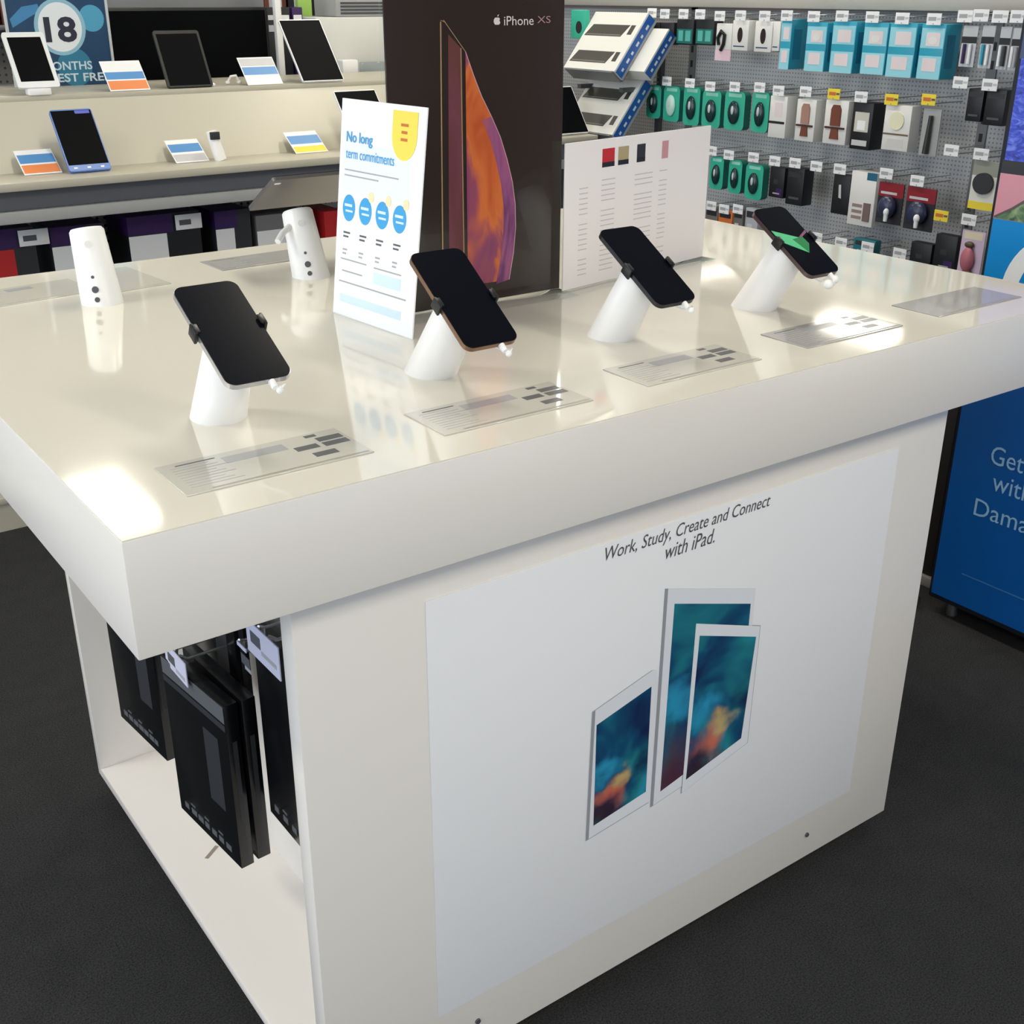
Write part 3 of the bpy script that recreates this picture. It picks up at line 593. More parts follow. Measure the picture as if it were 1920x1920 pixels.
cable([(1.215, 2.80, 1.187), (1.235, 2.79, 1.190), (1.262, 2.80, 1.190), (1.280, 2.79, 1.187)], 'short white cable in front of the black tablet')
cable([(1.352, 2.84, 1.188), (1.360, 2.83, 1.207), (1.378, 2.83, 1.209), (1.392, 2.84, 1.188)], 'looped white cable left of the white price card')

# number poster
np_ = thing('number_poster', 'navy offer poster with 18 in a white circle, standing on the top deck', 'poster', (0.915, 3.10, 1.1805))
MB().bbox(-0.160, 0.150, 0, 0.004, 0, 0.42, M('poster_navy', (26, 64, 98), 0.35), 0.001, 1).build('poster_board', np_)
a = MB(); tq = M('poster_turquoise', (76, 156, 190), 0.4); tq2 = M('poster_deep_teal', (46, 118, 150), 0.4)
a.prism(XZ(ell(0.103, 0.200, 0.040, 0.040), -0.0004), (0, 0.0004, 0), tq)
a.prism(XZ(ell(0.030, 0.055, 0.055, 0.058), -0.0004), (0, 0.0004, 0), tq2)
a.prism(XZ([(-0.15, 0.20), (-0.11, 0.235), (-0.06, 0.243), (-0.055, 0.222), (-0.09, 0.205), (-0.145, 0.175)], -0.0004), (0, 0.0004, 0), M('poster_mid_blue', (66, 130, 178), 0.4))
a.prism(XZ(ell(0, 0.175, 0.080, 0.084, 36), -0.0008), (0, 0.0008, 0), M('poster_halo', (140, 184, 204), 0.4))
a.prism(XZ(ell(0, 0.175, 0.068, 0.073, 36), -0.0012), (0, 0.0012, 0), M('poster_circle', (226, 230, 234), 0.4))
a.build('printed_bubbles', np_)
text('18', np_, M('poster_number', (40, 40, 58), 0.4), (-0.050, -0.0014, 0.134), FY, width=0.100, height=0.076, bold=0.03)
for s_, x, z, wd, hh in (('MONTHS', -0.070, 0.048, 0.155, 0.026), ('INTEREST FREE', -0.150, 0.012, 0.290, 0.026)):
    text(s_, np_, M('poster_pale', (196, 216, 226), 0.4), (x, -0.001, z), FY, width=wd, height=hh, bold=0.02)
for x in (-0.166, 0.151): MB().bbox(x, x+0.008, -0.004, 0.008, 0, 0.425, M('poster_rail', (196, 200, 204), 0.3), 0.001).build('side_rail', np_)

# things standing behind the top deck, on a taller counter
ct = thing('counter', 'grey counter behind the phone shelf', 'counter', (0, 0, 0))
MB().bbox(-1.6, 2.55, 3.24, 3.95, 1.110, 1.135, greym, 0.003).build('counter_top', ct)
MB().box(-1.6, 2.55, 3.27, 3.92, 0, 1.110, charcoal).build('counter_body', ct)
tv = thing('monitor', 'wide black screen standing behind the top deck', 'screen', (1.445, 3.35, 1.1355))
MB().bbox(-0.300, 0.300, 0, 0.03, 0.006, 0.272, blackp, 0.004).build('monitor_case', tv)
MB().box(-0.294, 0.294, -0.0008, 0, 0.012, 0.262, black).build('screen', tv)
MB().bbox(-0.31, 0.31, 0.035, 0.09, 0, 0.325, greym, 0.003).build('top_rail', tv)
pst = tag(MB().bbox(-0.012, 0.012, -0.012, 0.012, 0, 0.55, plastic, 0.002).build('white_post', loc=(1.765, 3.30, 1.1355)), 'thin white post right of the wide black screen', 'post')
for k, (x, m1, lb) in enumerate(((1.80, charcoal, 'black'), (1.853, dark, 'dark'), (1.906, purple, 'purple'))):
    t = thing('shelf_pack', '%s pack with pale label behind the tall tablet' % lb, 'pack', (x, 3.42, 1.1355), group='packs behind the tall tablet')
    MB().bbox(-0.022, 0.022, 0, 0.05, 0, 0.27, m1, 0.003).build('pack_card', t)
    MB().box(-0.017, 0.017, -0.001, 0, 0.226, 0.243, paper).box(-0.017, 0.012, -0.001, 0, 0.185, 0.208, pale).build('pack_label', t)
wb = thing('white_cabinet', 'white cabinet with grey vent behind the tall tablet', 'cabinet', (2.10, 3.32, 1.1355))
MB().bbox(-0.17, 0.17, 0, 0.28, 0, 0.235, M('cabinet_white', (216, 216, 212), 0.4), 0.004).build('cabinet_body', wb)
v = MB().bbox(-0.07, 0.17, 0.02, 0.20, 0.236, 0.30, M('vent_grey', (160, 160, 160), 0.5), 0.003)
for k in range(4): v.box(-0.05, 0.15, 0.0185, 0.02, 0.245+k*0.012, 0.252+k*0.012, greyd)
v.build('vent', wb)
cu = thing('white_cube', 'small white cube in front of the white cabinet', 'cube', (2.038, 3.26, 1.1355)); MB().bbox(-0.034, 0.034, 0, 0.05, 0, 0.085, plastic, 0.006).build('cube_body', cu); MB().box(-0.014, 0.014, -0.001, 0, 0.02, 0.04, inkl).build('cube_mark', cu)
cv = tag(MB().bbox(-0.05, 0.05, 0, 0.03, 0, 0.075, clear('acrylic_block', 0.03, (0.86, 0.9, 0.92)), 0.004).build('acrylic_block', loc=(2.140, 3.26, 1.1355)), 'clear block right of the small white cube', 'acrylic block')
lp = tag(MB().bbox(-0.03, 0.03, 0, 0.02, 0, 0.06, M('lime_card', (150, 190, 90), 0.5), 0.002).build('lime_box', loc=(1.955, 3.45, 1.372)), 'small lime green box on the white cabinet', 'box')
# rear gondola seen between things along the top edge
rg = thing('rear_shelving', 'tall grey shelving at the back of the shop', 'shelf unit', (0, 0, 0))
MB().box(-3.5, 3.2, 5.2, 5.24, 0, 1.75, pegboard('pegboard_rear', (128, 126, 122), 'X', 0.03, 0.2, (70, 70, 72))).build('back_board', rg)
for z in (0.1, 0.55, 0.95, 1.3): MB().bbox(-3.5, 3.2, 4.85, 5.2, z, z+0.02, greym, 0.002).build('shelf_board', rg)
rnd = random.Random(5); cl = [charcoal, dark, paper, purple, greyd, navy, brown, teal]
for zi, z in enumerate((1.32,)):
    x = -0.4; k = 0
    while x < 2.9:
        ww = 0.10+rnd.random()*0.09; c = cl[(k*3+zi) % 8]; hh = 0.13+rnd.random()*0.1
        t = thing('shelf_box', '%s box, number %d from the left on the rear shelving' % (c.name.replace('_', ' ').replace(' metal', '').replace(' card', '').replace(' print', ''), k+1), 'box', (x+ww/2, 4.93, z), group='boxes on the rear shelving')
        MB().bbox(-ww/2, ww/2, 0, 0.15, 0, hh, c, 0.002).build('carton', t); MB().box(-ww*0.3, ww*0.3, -0.001, 0, hh*0.3, hh*0.6, inkx).build('box_label', t)
        x += ww+0.012; k += 1

# ================= router boxes leaning at the shelf end =================
rbw = M('router_box_white', (222, 221, 216), 0.4); rbb = M('router_box_blue', (24, 86, 166), 0.4); rbg = M('router_box_grey', (150, 152, 154), 0.5)
def router_box(yc, z, x, wd, ln, th, label, mat=rbw, prints=2, tilt=52):
    # lies on its back on a rack that slopes up towards the wall; local x = up the slope, local y = along the wall
    T = -math.radians(tilt)
    t = thing('router_box', label, 'boxed router', (x, yc, z), (0, T, 0), 'router boxes in the corner rack')
    b = MB(); b.box(0, ln, -wd/2, wd/2, -th, 0, mat)
    b.box(0, ln, -wd/2-0.0006, -wd/2, -th, 0, rbb)
    b.box(0, ln, -wd/2-0.0008, -wd/2, -0.006, 0, pale); b.box(0, ln, -wd/2-0.0008, -wd/2, -th, -th+0.010, rbg)
    for k in range(6): b.box(0.02+k*ln/7, 0.02+k*ln/7+0.012+0.006*(k % 2), -wd/2-0.0009, -wd/2, -th*0.62, -th*0.45, pale)
    b.build('carton', t)
    p = MB(); rd = M('router_print', (72, 70, 66), 0.4); rdl = M('router_print_light', (120, 118, 112), 0.4)
    for k in range(prints):
        u0 = ln*(0.12+0.46*k); 
        p.prism([(u0, -wd/2+0.075, 0), (u0+ln*0.20, -wd/2+0.055, 0), (u0+ln*0.20, wd/2-0.03, 0), (u0, wd/2-0.01, 0)], (0, 0, 0.0006), rd)
        p.box(u0+0.004, u0+0.008, -wd/2+0.08, wd/2-0.02, 0.0006, 0.0009, rdl)
        p.box(u0+ln*0.04, u0+ln*0.20, -wd/2+0.025, -wd/2+0.048, 0, 0.0006, rd)
    p.build('router_picture', t)
router_box(2.505, 1.205, 2.600, 0.290, 0.240, 0.052, 'upper white and blue router box with two pictures, in the corner rack')
router_box(2.505, 0.990, 2.600, 0.290, 0.235, 0.052, 'lower white and blue router box standing on the ledge end')
router_box(2.480, 1.205, 2.668, 0.400, 0.175, 0.050, 'router box tucked behind the upper one, only its blue side showing', prints=0)
rk = thing('sloping_rack', 'grey sloping rack carrying the router boxes', 'rack', (0, 0, 0))
T_ = math.radians(52); ct_, st_ = math.cos(T_), math.sin(T_)
for zz, ln_, th_ in ((1.205, 0.24, 0.056), (0.990, 0.235, 0.056)):
    ax, az = 2.600+st_*th_, zz-ct_*th_
    MB().prism([(ax, 2.37, az), (ax+ct_*ln_*0.9, 2.37, az+st_*ln_*0.9), (ax+ct_*ln_*0.9+st_*0.006, 2.37, az+st_*ln_*0.9-ct_*0.006), (ax+st_*0.006, 2.37, az-ct_*0.006)], (0, 0.27, 0), greym).build('rack_plate', rk)
    MB().prism([(2.600-ct_*0.002, 2.37, zz-st_*0.002), (ax-ct_*0.002, 2.37, az-st_*0.002), (ax-ct_*0.006, 2.37, az-st_*0.006), (2.600-ct_*0.006, 2.37, zz-st_*0.006)], (0, 0.27, 0), greym).build('rack_lip', rk)
for y_ in (2.38, 2.62): MB().box(2.84, 2.86, y_, y_+0.02, 0.12, 1.36, greyd).box(2.66, 2.84, y_, y_+0.02, 1.13, 1.145, greyd).box(2.66, 2.84, y_, y_+0.02, 0.93, 0.945, greyd).build('rack_post', rk)
tp = thing('teal_pack', 'teal pack at the left end of the upper router box', 'pack', (2.70, 2.70, 1.30)); MB().bbox(0, 0.02, -0.05, 0.04, 0, 0.10, teal, 0.004).build('pack_card', tp); MB().prism(NX(ell(0.01, 0.04, 0.018, 0.022, 16), 0), (-0.0008, 0, 0), dark).build('product_picture', tp)

# ================= accessory wall on the right =================
wu = thing('accessory_wall', 'grey pegboard gondola on the right hung with small products', 'shelf unit')
MB().box(2.95, 2.97, 0.2, 3.22, 0.12, 1.43, pegboard('pegboard_grey', (178, 179, 182), 'Y', 0.0127, 0.22, (128, 129, 132))).build('pegboard', wu)
MB().bbox(2.90, 3.02, 0.2, 3.22, 1.412, 1.46, M('cap_beige', (176, 172, 164), 0.4), 0.004).build('top_cap', wu)
MB().bbox(2.944, 2.952, 0.2, 3.22, 1.402, 1.412, M('rail_mauve', (150, 140, 138), 0.4), 0.001).build('top_rail', wu)
for yy in (1.10, 2.33):
    u_ = MB().box(2.944, 2.95, yy-0.016, yy+0.016, 0.12, 1.425, greym)
    for k in range(24): u_.box(2.9434, 2.944, yy-0.006, yy+0.006, 0.16+k*0.05, 0.183+k*0.05, M('slot_black', (30, 30, 32), 0.6))
    u_.build('upright', wu)
MB().bbox(2.45, 2.97, 0.2, 3.22, 0.10, 0.12, greym, 0.002).build('base_shelf', wu)
MB().box(2.50, 2.97, 0.2, 3.22, 0, 0.10, greyd).build('plinth', wu)
XF = 2.80
def fr(b, W, h, a0, a1, c0, c1, m, d=0.0006): b.box(-d, 0, W/2-a0*W, W/2-a1*W, c0*h, c1*h, m)
def oval(b, W, h, ca, cb, ra, rb, m, d=0.0008, n=22): b.prism(NX(ell((ca-0.5)*W, cb*h, ra*W, rb*h, n), 0), (-d, 0, 0), m)
cyp = M('cyan_pale', (150, 212, 226), 0.4); wpk = M('white_pink', (228, 214, 216), 0.4); ivory = M('ivory_card', (228, 226, 222), 0.4); tealD = M('teal_dark', (24, 110, 100), 0.4)
blister = M('mouse_dark', (26, 52, 54), 0.2)
def make_pack(kind, y0, y1, z0, z1, label, grp, seed):
    W = y0-y1; h = z1-z0; rnd = random.Random(seed)
    t = thing({'mouse': 'mouse_pack', 'mouse_light': 'mouse_pack', 'twin': 'twin_window_box', 'strap': 'strap_box', 'bulb': 'adaptor_blister'}.get(kind, 'hanging_pack'), label, 'hanging product', (XF, (y0+y1)/2, z0), (0, 0, 0), grp)
    b = MB()
    if kind.startswith('mouse'):
        W2 = W*0.94
        P = [(a, c+h/2) for a, c in rrect(W2, h, 0.016)]
        b.prism(NX(P, 0.030), (-0.030, 0, 0), teal, tealD); b.build('blister_card', t)
        lighten = kind == 'mouse_light'; k = MB()
        k.ball((-0.004, 0, h*0.46), 0.010, W*0.26, h*0.31, M('mouse_pale', (190, 226, 214), 0.25) if lighten else blister)
        k.ball((-0.012, -W*0.02, h*0.52), 0.004, W*0.07, h*0.12, M('mouse_highlight', (196, 206, 206), 0.3)); k.build('computer_mouse', t)  # small pale ball is a highlight put onto the mouse as colour
        MB().box(-0.0006, 0, W*0.3, -W*0.3, h*0.86, h*0.95, M('teal_pale', (150, 214, 196), 0.4)).build('header_print', t)
    elif kind == 'twin':
        b.bbox(0, 0.075, -W/2, W/2, 0, h, tealb, 0.002); fr(b, W, h, 0.03, 0.97, 0.0, 0.10, cyp); fr(b, W, h, 0.03, 0.97, 0.56, 0.92, cyp, 0.0005); fr(b, W, h, 0.03, 0.97, 0.10, 0.42, cyp, 0.0005)
        b.build('carton', t); k = MB(); fr(k, W, h, 0.25, 0.82, 0.60, 0.84, wpk, 0.0012); k2 = MB(); fr(k2, W, h, 0.2, 0.78, 0.14, 0.38, wpk, 0.0012); k2.build('product_window', t)
        if seed % 2: oval(k, W, h, 0.52, 0.70, 0.18, 0.07, ivory, 0.0016)
        k.build('product_window', t)
        fr2 = MB(); fr2.box(0.012, 0.05, -W/2-0.0006, -W/2, h*0.2, h*0.8, M('cyan_deep', (30, 128, 160), 0.4)); fr2.build('side_print', t)
    elif kind == 'dark':
        b.bbox(0, 0.03, -W/2, W/2, 0, h, dark, 0.003); fr(b, W, h, 0.3, 0.6, 0.45, 0.6, charcoal); fr(b, W, h, 0.5, 0.9, 0.06, 0.3, purple); b.build('carton', t)
        MB().box(-0.001, 0, W*0.2, -W*0.25, h*0.12, h*0.16, inkl).build('pack_lettering', t)
    elif kind == 'charcoal':
        b.bbox(0, 0.05, -W/2, W/2, 0, h, dark, 0.003); fr(b, W, h, 0.1, 0.9, 0.75, 0.9, charcoal); b.build('carton', t)
        MB().box(-0.001, 0, W*0.3, -W*0.3, h*0.16, h*0.22, greyd).build('pack_lettering', t)
    elif kind == 'teal_window':
        b.bbox(0, 0.045, -W/2, W/2, 0, h, dark, 0.003); fr(b, W, h, 0.05, 0.95, 0.06, 0.62, tealD); b.build('carton', t)
        
        for a_, b_ in ((0.15, 0.42), (0.56, 0.86)): k = MB(); fr(k, W, h, a_, b_, 0.15, 0.56, M('aqua', (90, 180, 170), 0.4), 0.0012); k.build('product_window', t)
    elif kind == 'black_item':
        b.bbox(0, 0.02, -W/2, W/2, h*0.3, h, ivory, 0.002); fr(b, W, h, 0.0, 0.95, 0.0, 0.3, M('pale_pink', (226, 198, 208), 0.5), -0.002); b.box(0.001, 0.003, W/2, -W/2, 0, h*0.3, M('pale_pink', (226, 198, 208), 0.5)); b.build('carton', t)
        k = MB(); k.tube([(-0.004, W*0.25, h*0.42), (-0.006, W*0.3, h*0.62), (-0.006, W*0.1, h*0.8), (-0.006, -W*0.12, h*0.7), (-0.006, -W*0.08, h*0.45), (-0.004, W*0.1, h*0.28)], 0.006, blackp); k.build('product_picture', t)
    elif kind in ('white_oval', 'plain_white'):
        b.bbox(0, 0.045, -W/2, W/2, 0, h, ivory, 0.002); fr(b, W, h, 0.12, 0.8, 0.12, 0.16, navy); b.build('carton', t)
        if kind == 'white_oval': k = MB(); oval(k, W, h, 0.5, 0.52, 0.15, 0.25, M('oval_brown_black', (44, 30, 32), 0.3), 0.002); k.build('product_picture', t)
    elif kind == 'pens':
        b.box(0, 0.003, -W/2, W/2, 0, h, M('pale_backing', (190, 192, 196), 0.4)); fr(b, W, h, 0, 1, 0.58, 0.74, dark); b.build('backing_card', t)
        k = MB(); c3 = [(paper, charcoal), (paper, inkl), (purple, paper), (tealb, paper)][seed % 4]
        for j, m in enumerate(c3): MB().cyl((-0.005, W*(0.2-0.4*j), h*0.08), (-0.005, W*(0.2-0.4*j), h*0.56), 0.0045, 0.0045, m, 10).build('stylus', t)
    elif kind == 'lined_white':
        b.bbox(0, 0.045, -W/2, W/2, 0, h, ivory, 0.002); fr(b, W, h, 0, 0.92, 0.34, 0.40, dark); fr(b, W, h, 0.3, 0.75, 0.5, 0.85, wpk, 0.0004); b.build('carton', t)
    elif kind in ('strap', 'strap_light'):
        b.bbox(0, 0.045, -W/2, W/2, 0, h, ivory, 0.002); b.build('carton', t); k = MB(); c = brown if kind == 'strap' else M('tan_strap', (170, 130, 116), 0.5)
        P = [(-0.2*W, h*0.42), (-0.2*W, h*0.80), (-0.12*W, h*0.90), (0.14*W, h*0.90), (0.22*W, h*0.80), (0.22*W, h*0.42)]
        k.prism(NX([(a, c_) for a, c_ in P], 0), (-0.005, 0, 0), c); k.prism(NX([(-0.18*W, h*0.12), (0.2*W, h*0.12), (0.15*W, h*0.36), (-0.13*W, h*0.36)], 0), (-0.005, 0, 0), brown)
        k.build('watch_strap', t); k = MB(); fr(k, W, h, 0.08, 0.92, 0.355, 0.40, M('strap_line', (70, 40, 34), 0.5), 0.0055); k.build('belly_band', t)
    elif kind == 'black_window':
        b.bbox(0, 0.06, -W/2, W/2, 0, h, dark, 0.002); fr(b, W, h, 0.1, 0.85, 0.08, 0.20, inkx); b.build('carton', t)
        k = MB(); fr(k, W, h, 0.15, 0.85, 0.38, 0.80, M('window_cream', (206, 202, 190), 0.4), 0.0012); fr(k, W, h, 0.3, 0.7, 0.42, 0.62, paper, 0.0018); k.build('product_window', t)
    elif kind == 'disc_white':
        b.bbox(0, 0.045, -W/2, W/2, 0, h, ivory, 0.002); fr(b, W, h, 0, 0.97, 0.34, 0.38, M('khaki_line', (110, 96, 70), 0.5)); fr(b, W, h, 0.2, 0.8, 0.08, 0.26, M('pale_grey', (208, 204, 202), 0.5)); b.build('carton', t)
        k = MB(); oval(k, W, h, 0.5, 0.66, 0.27, 0.2, M('disc_cream', (236, 232, 200), 0.3), 0.004); k.build('charging_disc', t)
    elif kind == 'pen':
        b.box(0, 0.003, -W/2, W/2, 0, h, M('silver_card', (176, 176, 176), 0.3, 0.3)); b.build('backing_card', t)
        MB().cyl((-0.008, 0.002, h*0.05), (-0.008, -0.002, h*0.86), 0.009, 0.006, M('olive_black', (46, 48, 44), 0.35), 14).build('product_stick', t)
    elif kind == 'slot':
        b.bbox(0, 0.03, -W/2, W/2, 0, h, dark, 0.002); b.build('carton', t); MB().prism(NX([(-0.1*W, h*0.42), (0.05*W, h*0.40), (-0.02*W, h*0.75), (-0.15*W, h*0.74)], 0), (-0.001, 0, 0), inkx).build('product_picture', t)
    elif kind == 'adaptor':
        b.bbox(0, 0.04, -W/2, W/2, 0, h, M('adaptor_box_white', (228, 226, 224), 0.4), 0.002); fr(b, W, h, 0.62, 1.0, 0.86, 1.0, M('box_teal', (30, 100, 130), 0.4))
        for k in range(3): fr(b, W, h, 0.15, 0.55, 0.12+k*0.11, 0.18+k*0.11, M('taupe', (150, 128, 122), 0.5))
        b.build('carton', t); k = MB(); fr(k, W, h, 0.62, 0.88, 0.1, 0.44, M('product_taupe', (120, 100, 96), 0.4), 0.004); k.build('product_window', t)
    elif kind == 'bulb':
        b.box(0.0, 0.004, -W/2, W/2, 0, h, M('blister_dark', (38, 36, 44), 0.4)); fr(b, W, h, 0, 1, 0.66, 1.0, M('deep_red', (140, 26, 40), 0.4)); fr(b, W, h, 0, 0.7, 0.02, 0.10, charcoal); b.build('backing_card', t)
        k = MB(); k.ball((-0.012, 0, h*0.42), 0.018, W*0.34, h*0.28, M('plug_navy', (48, 54, 84), 0.3)); k.build('blister', t)
        k = MB(); k.ball((-0.030, -W*0.15, h*0.32), 0.008, W*0.10, h*0.10, paper); k.cyl((-0.030, -W*0.15, h*0.10), (-0.030, -W*0.15, h*0.3), 0.006, 0.007, paper, 12); k.build('white_plug', t)
        MB().box(-0.0012, -0.0006, W*0.4, -W*0.25, h*0.72, h*0.78, inkx).build('pack_lettering', t)
    elif kind == 'round_yellow':
        b.box(0, 0.003, -W/2, W/2, 0, h, M('card_offwhite', (224, 222, 214), 0.4)); fr(b, W, h, 0, 1, 0.0, 0.16, yellow); fr(b, W, h, 0, 1, 0.7, 1.0, M('card_greygreen', (150, 150, 138), 0.4)); b.build('backing_card', t)
        k = MB(); oval(k, W, h, 0.48, 0.55, 0.36, 0.22, charcoal, 0.010); k.build('round_product', t)
    elif kind == 'pink':
        b.box(0, 0.003, -W/2, W/2, 0, h, M('lilac_card', (214, 190, 216), 0.4)); fr(b, W, h, 0.1, 0.9, 0.85, 0.98, M('card_cream', (228, 216, 190), 0.5)); b.build('backing_card', t)
        k = MB(); k.ball((-0.010, W*0.05, h*0.5), 0.012, W*0.28, h*0.22, M('rose_pic2', (190, 110, 124), 0.4)); k.ball((-0.008, 0, h*0.2), 0.010, W*0.25, h*0.14, brown); k.ball((-0.008, W*0.06, h*0.76), 0.008, W*0.2, h*0.06, M('olive', (84, 74, 52), 0.5)); k.build('product_picture', t)
    elif kind == 'white_item':
        b.bbox(0, 0.03, -W/2, W/2, 0, h, ivory, 0.003); b.build('carton', t); MB().box(-0.001, 0, W*0.2, -W*0.2, h*0.55, h*0.8, charcoal).build('product_picture', t)
    elif kind in ('mixed', 'orange_card', 'pale_card', 'teal_card'):
        c = {'mixed': M('taupe_card', (110, 104, 100), 0.5), 'orange_card': orangem, 'pale_card': M('silver_pale', (176, 176, 184), 0.4), 'teal_card': M('teal_sea', (30, 110, 120), 0.4)}[kind]
        b.bbox(0, 0.03, -W/2, W/2, 0, h, c, 0.003); fr(b, W, h, 0.1, 0.9, 0.7, 0.9, charcoal); fr(b, W, h, 0.2, 0.6, 0.3, 0.5, inkx); b.build('carton', t)
    return t
ROWS = [
  ('top', 'dark', (2.421, 2.355, 1.287, 1.362), (2.384, 1.393)),
  ('top', 'dark', (2.35, 2.28, 1.289, 1.363), (2.317, 1.391)),
  ('top', 'teal_window', (2.267, 2.182, 1.292, 1.375), (2.222, 1.392)),
  ('top', 'teal_window', (2.171, 2.083, 1.294, 1.377), (2.14, 1.392)),
  ('top', 'black_item', (2.07, 1.997, 1.248, 1.365), (2.046, 1.388)),
  ('top', 'white_oval', (1.995, 1.922, 1.283, 1.376), (1.951, 1.391)),
  ('top', 'white_oval', (1.893, 1.818, 1.282, 1.375), (1.844, 1.391)),
  ('top', 'plain_white', (1.814, 1.784, 1.287, 1.376), None),
  ('top', 'twin', (1.779, 1.736, 1.234, 1.383), (1.75, 1.394)),
  ('top', 'twin', (1.673, 1.592, 1.234, 1.376), (1.64, 1.393)),
  ('top', 'twin', (1.571, 1.481, 1.234, 1.381), (1.53, 1.396)),
  ('top', 'twin', (1.452, 1.363, 1.236, 1.379), (1.417, 1.395)),
  ('top', 'twin', (1.358, 1.263, 1.233, 1.381), (1.31, 1.393)),
  ('top', 'twin', (1.248, 1.167, 1.233, 1.381), (1.202, 1.393)),
  ('top', 'pens', (1.111, 1.064, 1.272, 1.378), (1.103, 1.402)),
  ('top', 'pens', (1.05, 1.011, 1.271, 1.38), (1.054, 1.405)),
  ('top', 'pens', (0.994, 0.962, 1.27, 1.378), (0.995, 1.403)),
  ('top', 'pens', (0.956, 0.93, 1.269, 1.376), (0.941, 1.404)),
  ('second', 'mouse', (2.407, 2.326, 1.036, 1.15), (2.387, 1.171)),
  ('second', 'mouse_light', (2.317, 2.228, 1.032, 1.152), (2.288, 1.169)),
  ('second', 'mouse', (2.213, 2.125, 1.027, 1.156), (2.17, 1.169)),
  ('second', 'mouse', (2.118, 2.022, 1.027, 1.149), (2.069, 1.164)),
  ('second', 'mouse', (2.009, 1.91, 1.029, 1.153), (1.953, 1.169)),
  ('second', 'mouse', (1.882, 1.801, 1.031, 1.158), (1.84, 1.174)),
  ('second', 'lined_white', (1.8, 1.726, 1.021, 1.151), (1.757, 1.169)),
  ('second', 'strap_light', (1.684, 1.605, 1.021, 1.149), (1.643, 1.173)),
  ('second', 'strap', (1.567, 1.477, 1.023, 1.154), (1.529, 1.173)),
  ('second', 'black_window', (1.459, 1.383, 1.017, 1.154), (1.424, 1.171)),
  ('second', 'disc_white', (1.339, 1.244, 1.026, 1.156), (1.312, 1.171)),
  ('second', 'pen', (1.203, 1.143, 1.023, 1.154), (1.183, 1.179)),
  ('second', 'charcoal', (1.066, 1.016, 1.13, 1.217), (1.087, 1.231)),
  ('second', 'charcoal', (1.008, 0.946, 1.124, 1.218), (0.994, 1.23)),
  ('third', 'mouse', (2.058, 1.988, 0.823, 0.933), (2.04, 0.953)),
  ('third', 'mouse', (1.966, 1.9, 0.82, 0.932), (1.957, 0.947)),
  ('third', 'mouse', (1.886, 1.801, 0.811, 0.927), (1.842, 0.951)),
  ('third', 'dark', (1.774, 1.709, 0.83, 0.929), (1.746, 0.949)),
  ('third', 'charcoal', (1.698, 1.626, 0.816, 0.934), (1.658, 0.952)),
  ('third', 'none', None, (1.569, 0.951)),
  ('third', 'slot', (1.504, 1.437, 0.813, 0.935), (1.474, 0.953)),
  ('third', 'adaptor', (1.435, 1.338, 0.789, 0.953), None),
  ('third', 'bulb', (1.326, 1.235, 0.811, 0.932), (1.297, 0.959)),
  ('third', 'bulb', (1.222, 1.121, 0.807, 0.931), (1.184, 0.951)),
  ('third', 'none', None, (1.086, 0.863)),
  ('third', 'none', None, (1.084, 1.048)),
  ('third', 'round_yellow', (1.013, 0.926, 0.895, 1.028), (0.987, 1.047)),
  ('lower', 'none', None, (1.538, 0.73)),
  ('lower', 'none', None, (1.437, 0.729)),
  ('lower', 'teal_card', (1.399, 1.314, 0.683, 0.751), (1.332, 0.732)),
  ('lower', 'none', None, (1.211, 0.732)),
  ('lower', 'dark', (1.184, 1.109, 0.687, 0.773), None),
  ('lower', 'dark', (1.102, 1.027, 0.702, 0.809), None),
  ('lower', 'pink', (1.015, 0.94, 0.671, 0.834), (0.993, 0.865)),
  ('lower', 'white_item', (0.933, 0.889, 0.684, 0.824), None),
  ('lower', 'mixed', (2.063, 2.002, 0.663, 0.759), (2.024, 0.766)),
  ('lower', 'orange_card', (1.999, 1.931, 0.673, 0.756), (1.961, 0.763)),
  ('lower', 'mixed', (1.926, 1.881, 0.673, 0.769), (1.895, 0.772)),
  ('lower', 'pale_card', (1.87, 1.811, 0.674, 0.781), None),
]
WORD = {'dark': 'small black box', 'teal_window': 'black box with two teal windows', 'black_item': 'white pack with black looped item and pink flap', 'white_oval': 'white box with dark oval picture',
 'plain_white': 'narrow plain white box', 'twin': 'cyan box with two pale windows', 'pens': 'slim stylus pack with black band', 'mouse': 'teal green mouse pack', 'mouse_light': 'teal green pack holding a pale mouse',
 'lined_white': 'white box crossed by a thin black line', 'strap_light': 'white watch strap box with tan strap', 'strap': 'white watch strap box with brown strap', 'black_window': 'black box with cream window',
 'disc_white': 'white box with round cream charging disc', 'pen': 'silver pack with dark stick', 'charcoal': 'plain charcoal pack', 'slot': 'black box with pale slanted slot', 'adaptor': 'tall white adaptor box with teal corner',
 'bulb': 'red and black blister pack with white plug', 'round_yellow': 'pack with round dark product and yellow base', 'pink': 'lilac and pink product pack', 'white_item': 'narrow white pack beside the blue stand',
 'mixed': 'taupe pack', 'orange_card': 'orange pack at the table\'s far edge', 'pale_card': 'pale silver pack by the lit phone', 'teal_card': 'sea green card peeking over the table'}
ROWN = {'top': 'top peg row', 'second': 'second peg row', 'third': 'third peg row', 'lower': 'lowest visible peg row'}
ORD = ['', 'first', 'second', 'third', 'fourth', 'fifth', 'sixth', 'seventh', 'eighth']
from collections import Counter
tot = Counter((r, k) for r, k, b, t in ROWS); seen = Counter()
YEL = {(1.529, 1.173), (1.312, 1.171), (1.183, 1.179), (1.086, 0.863)}
hk = Counter()
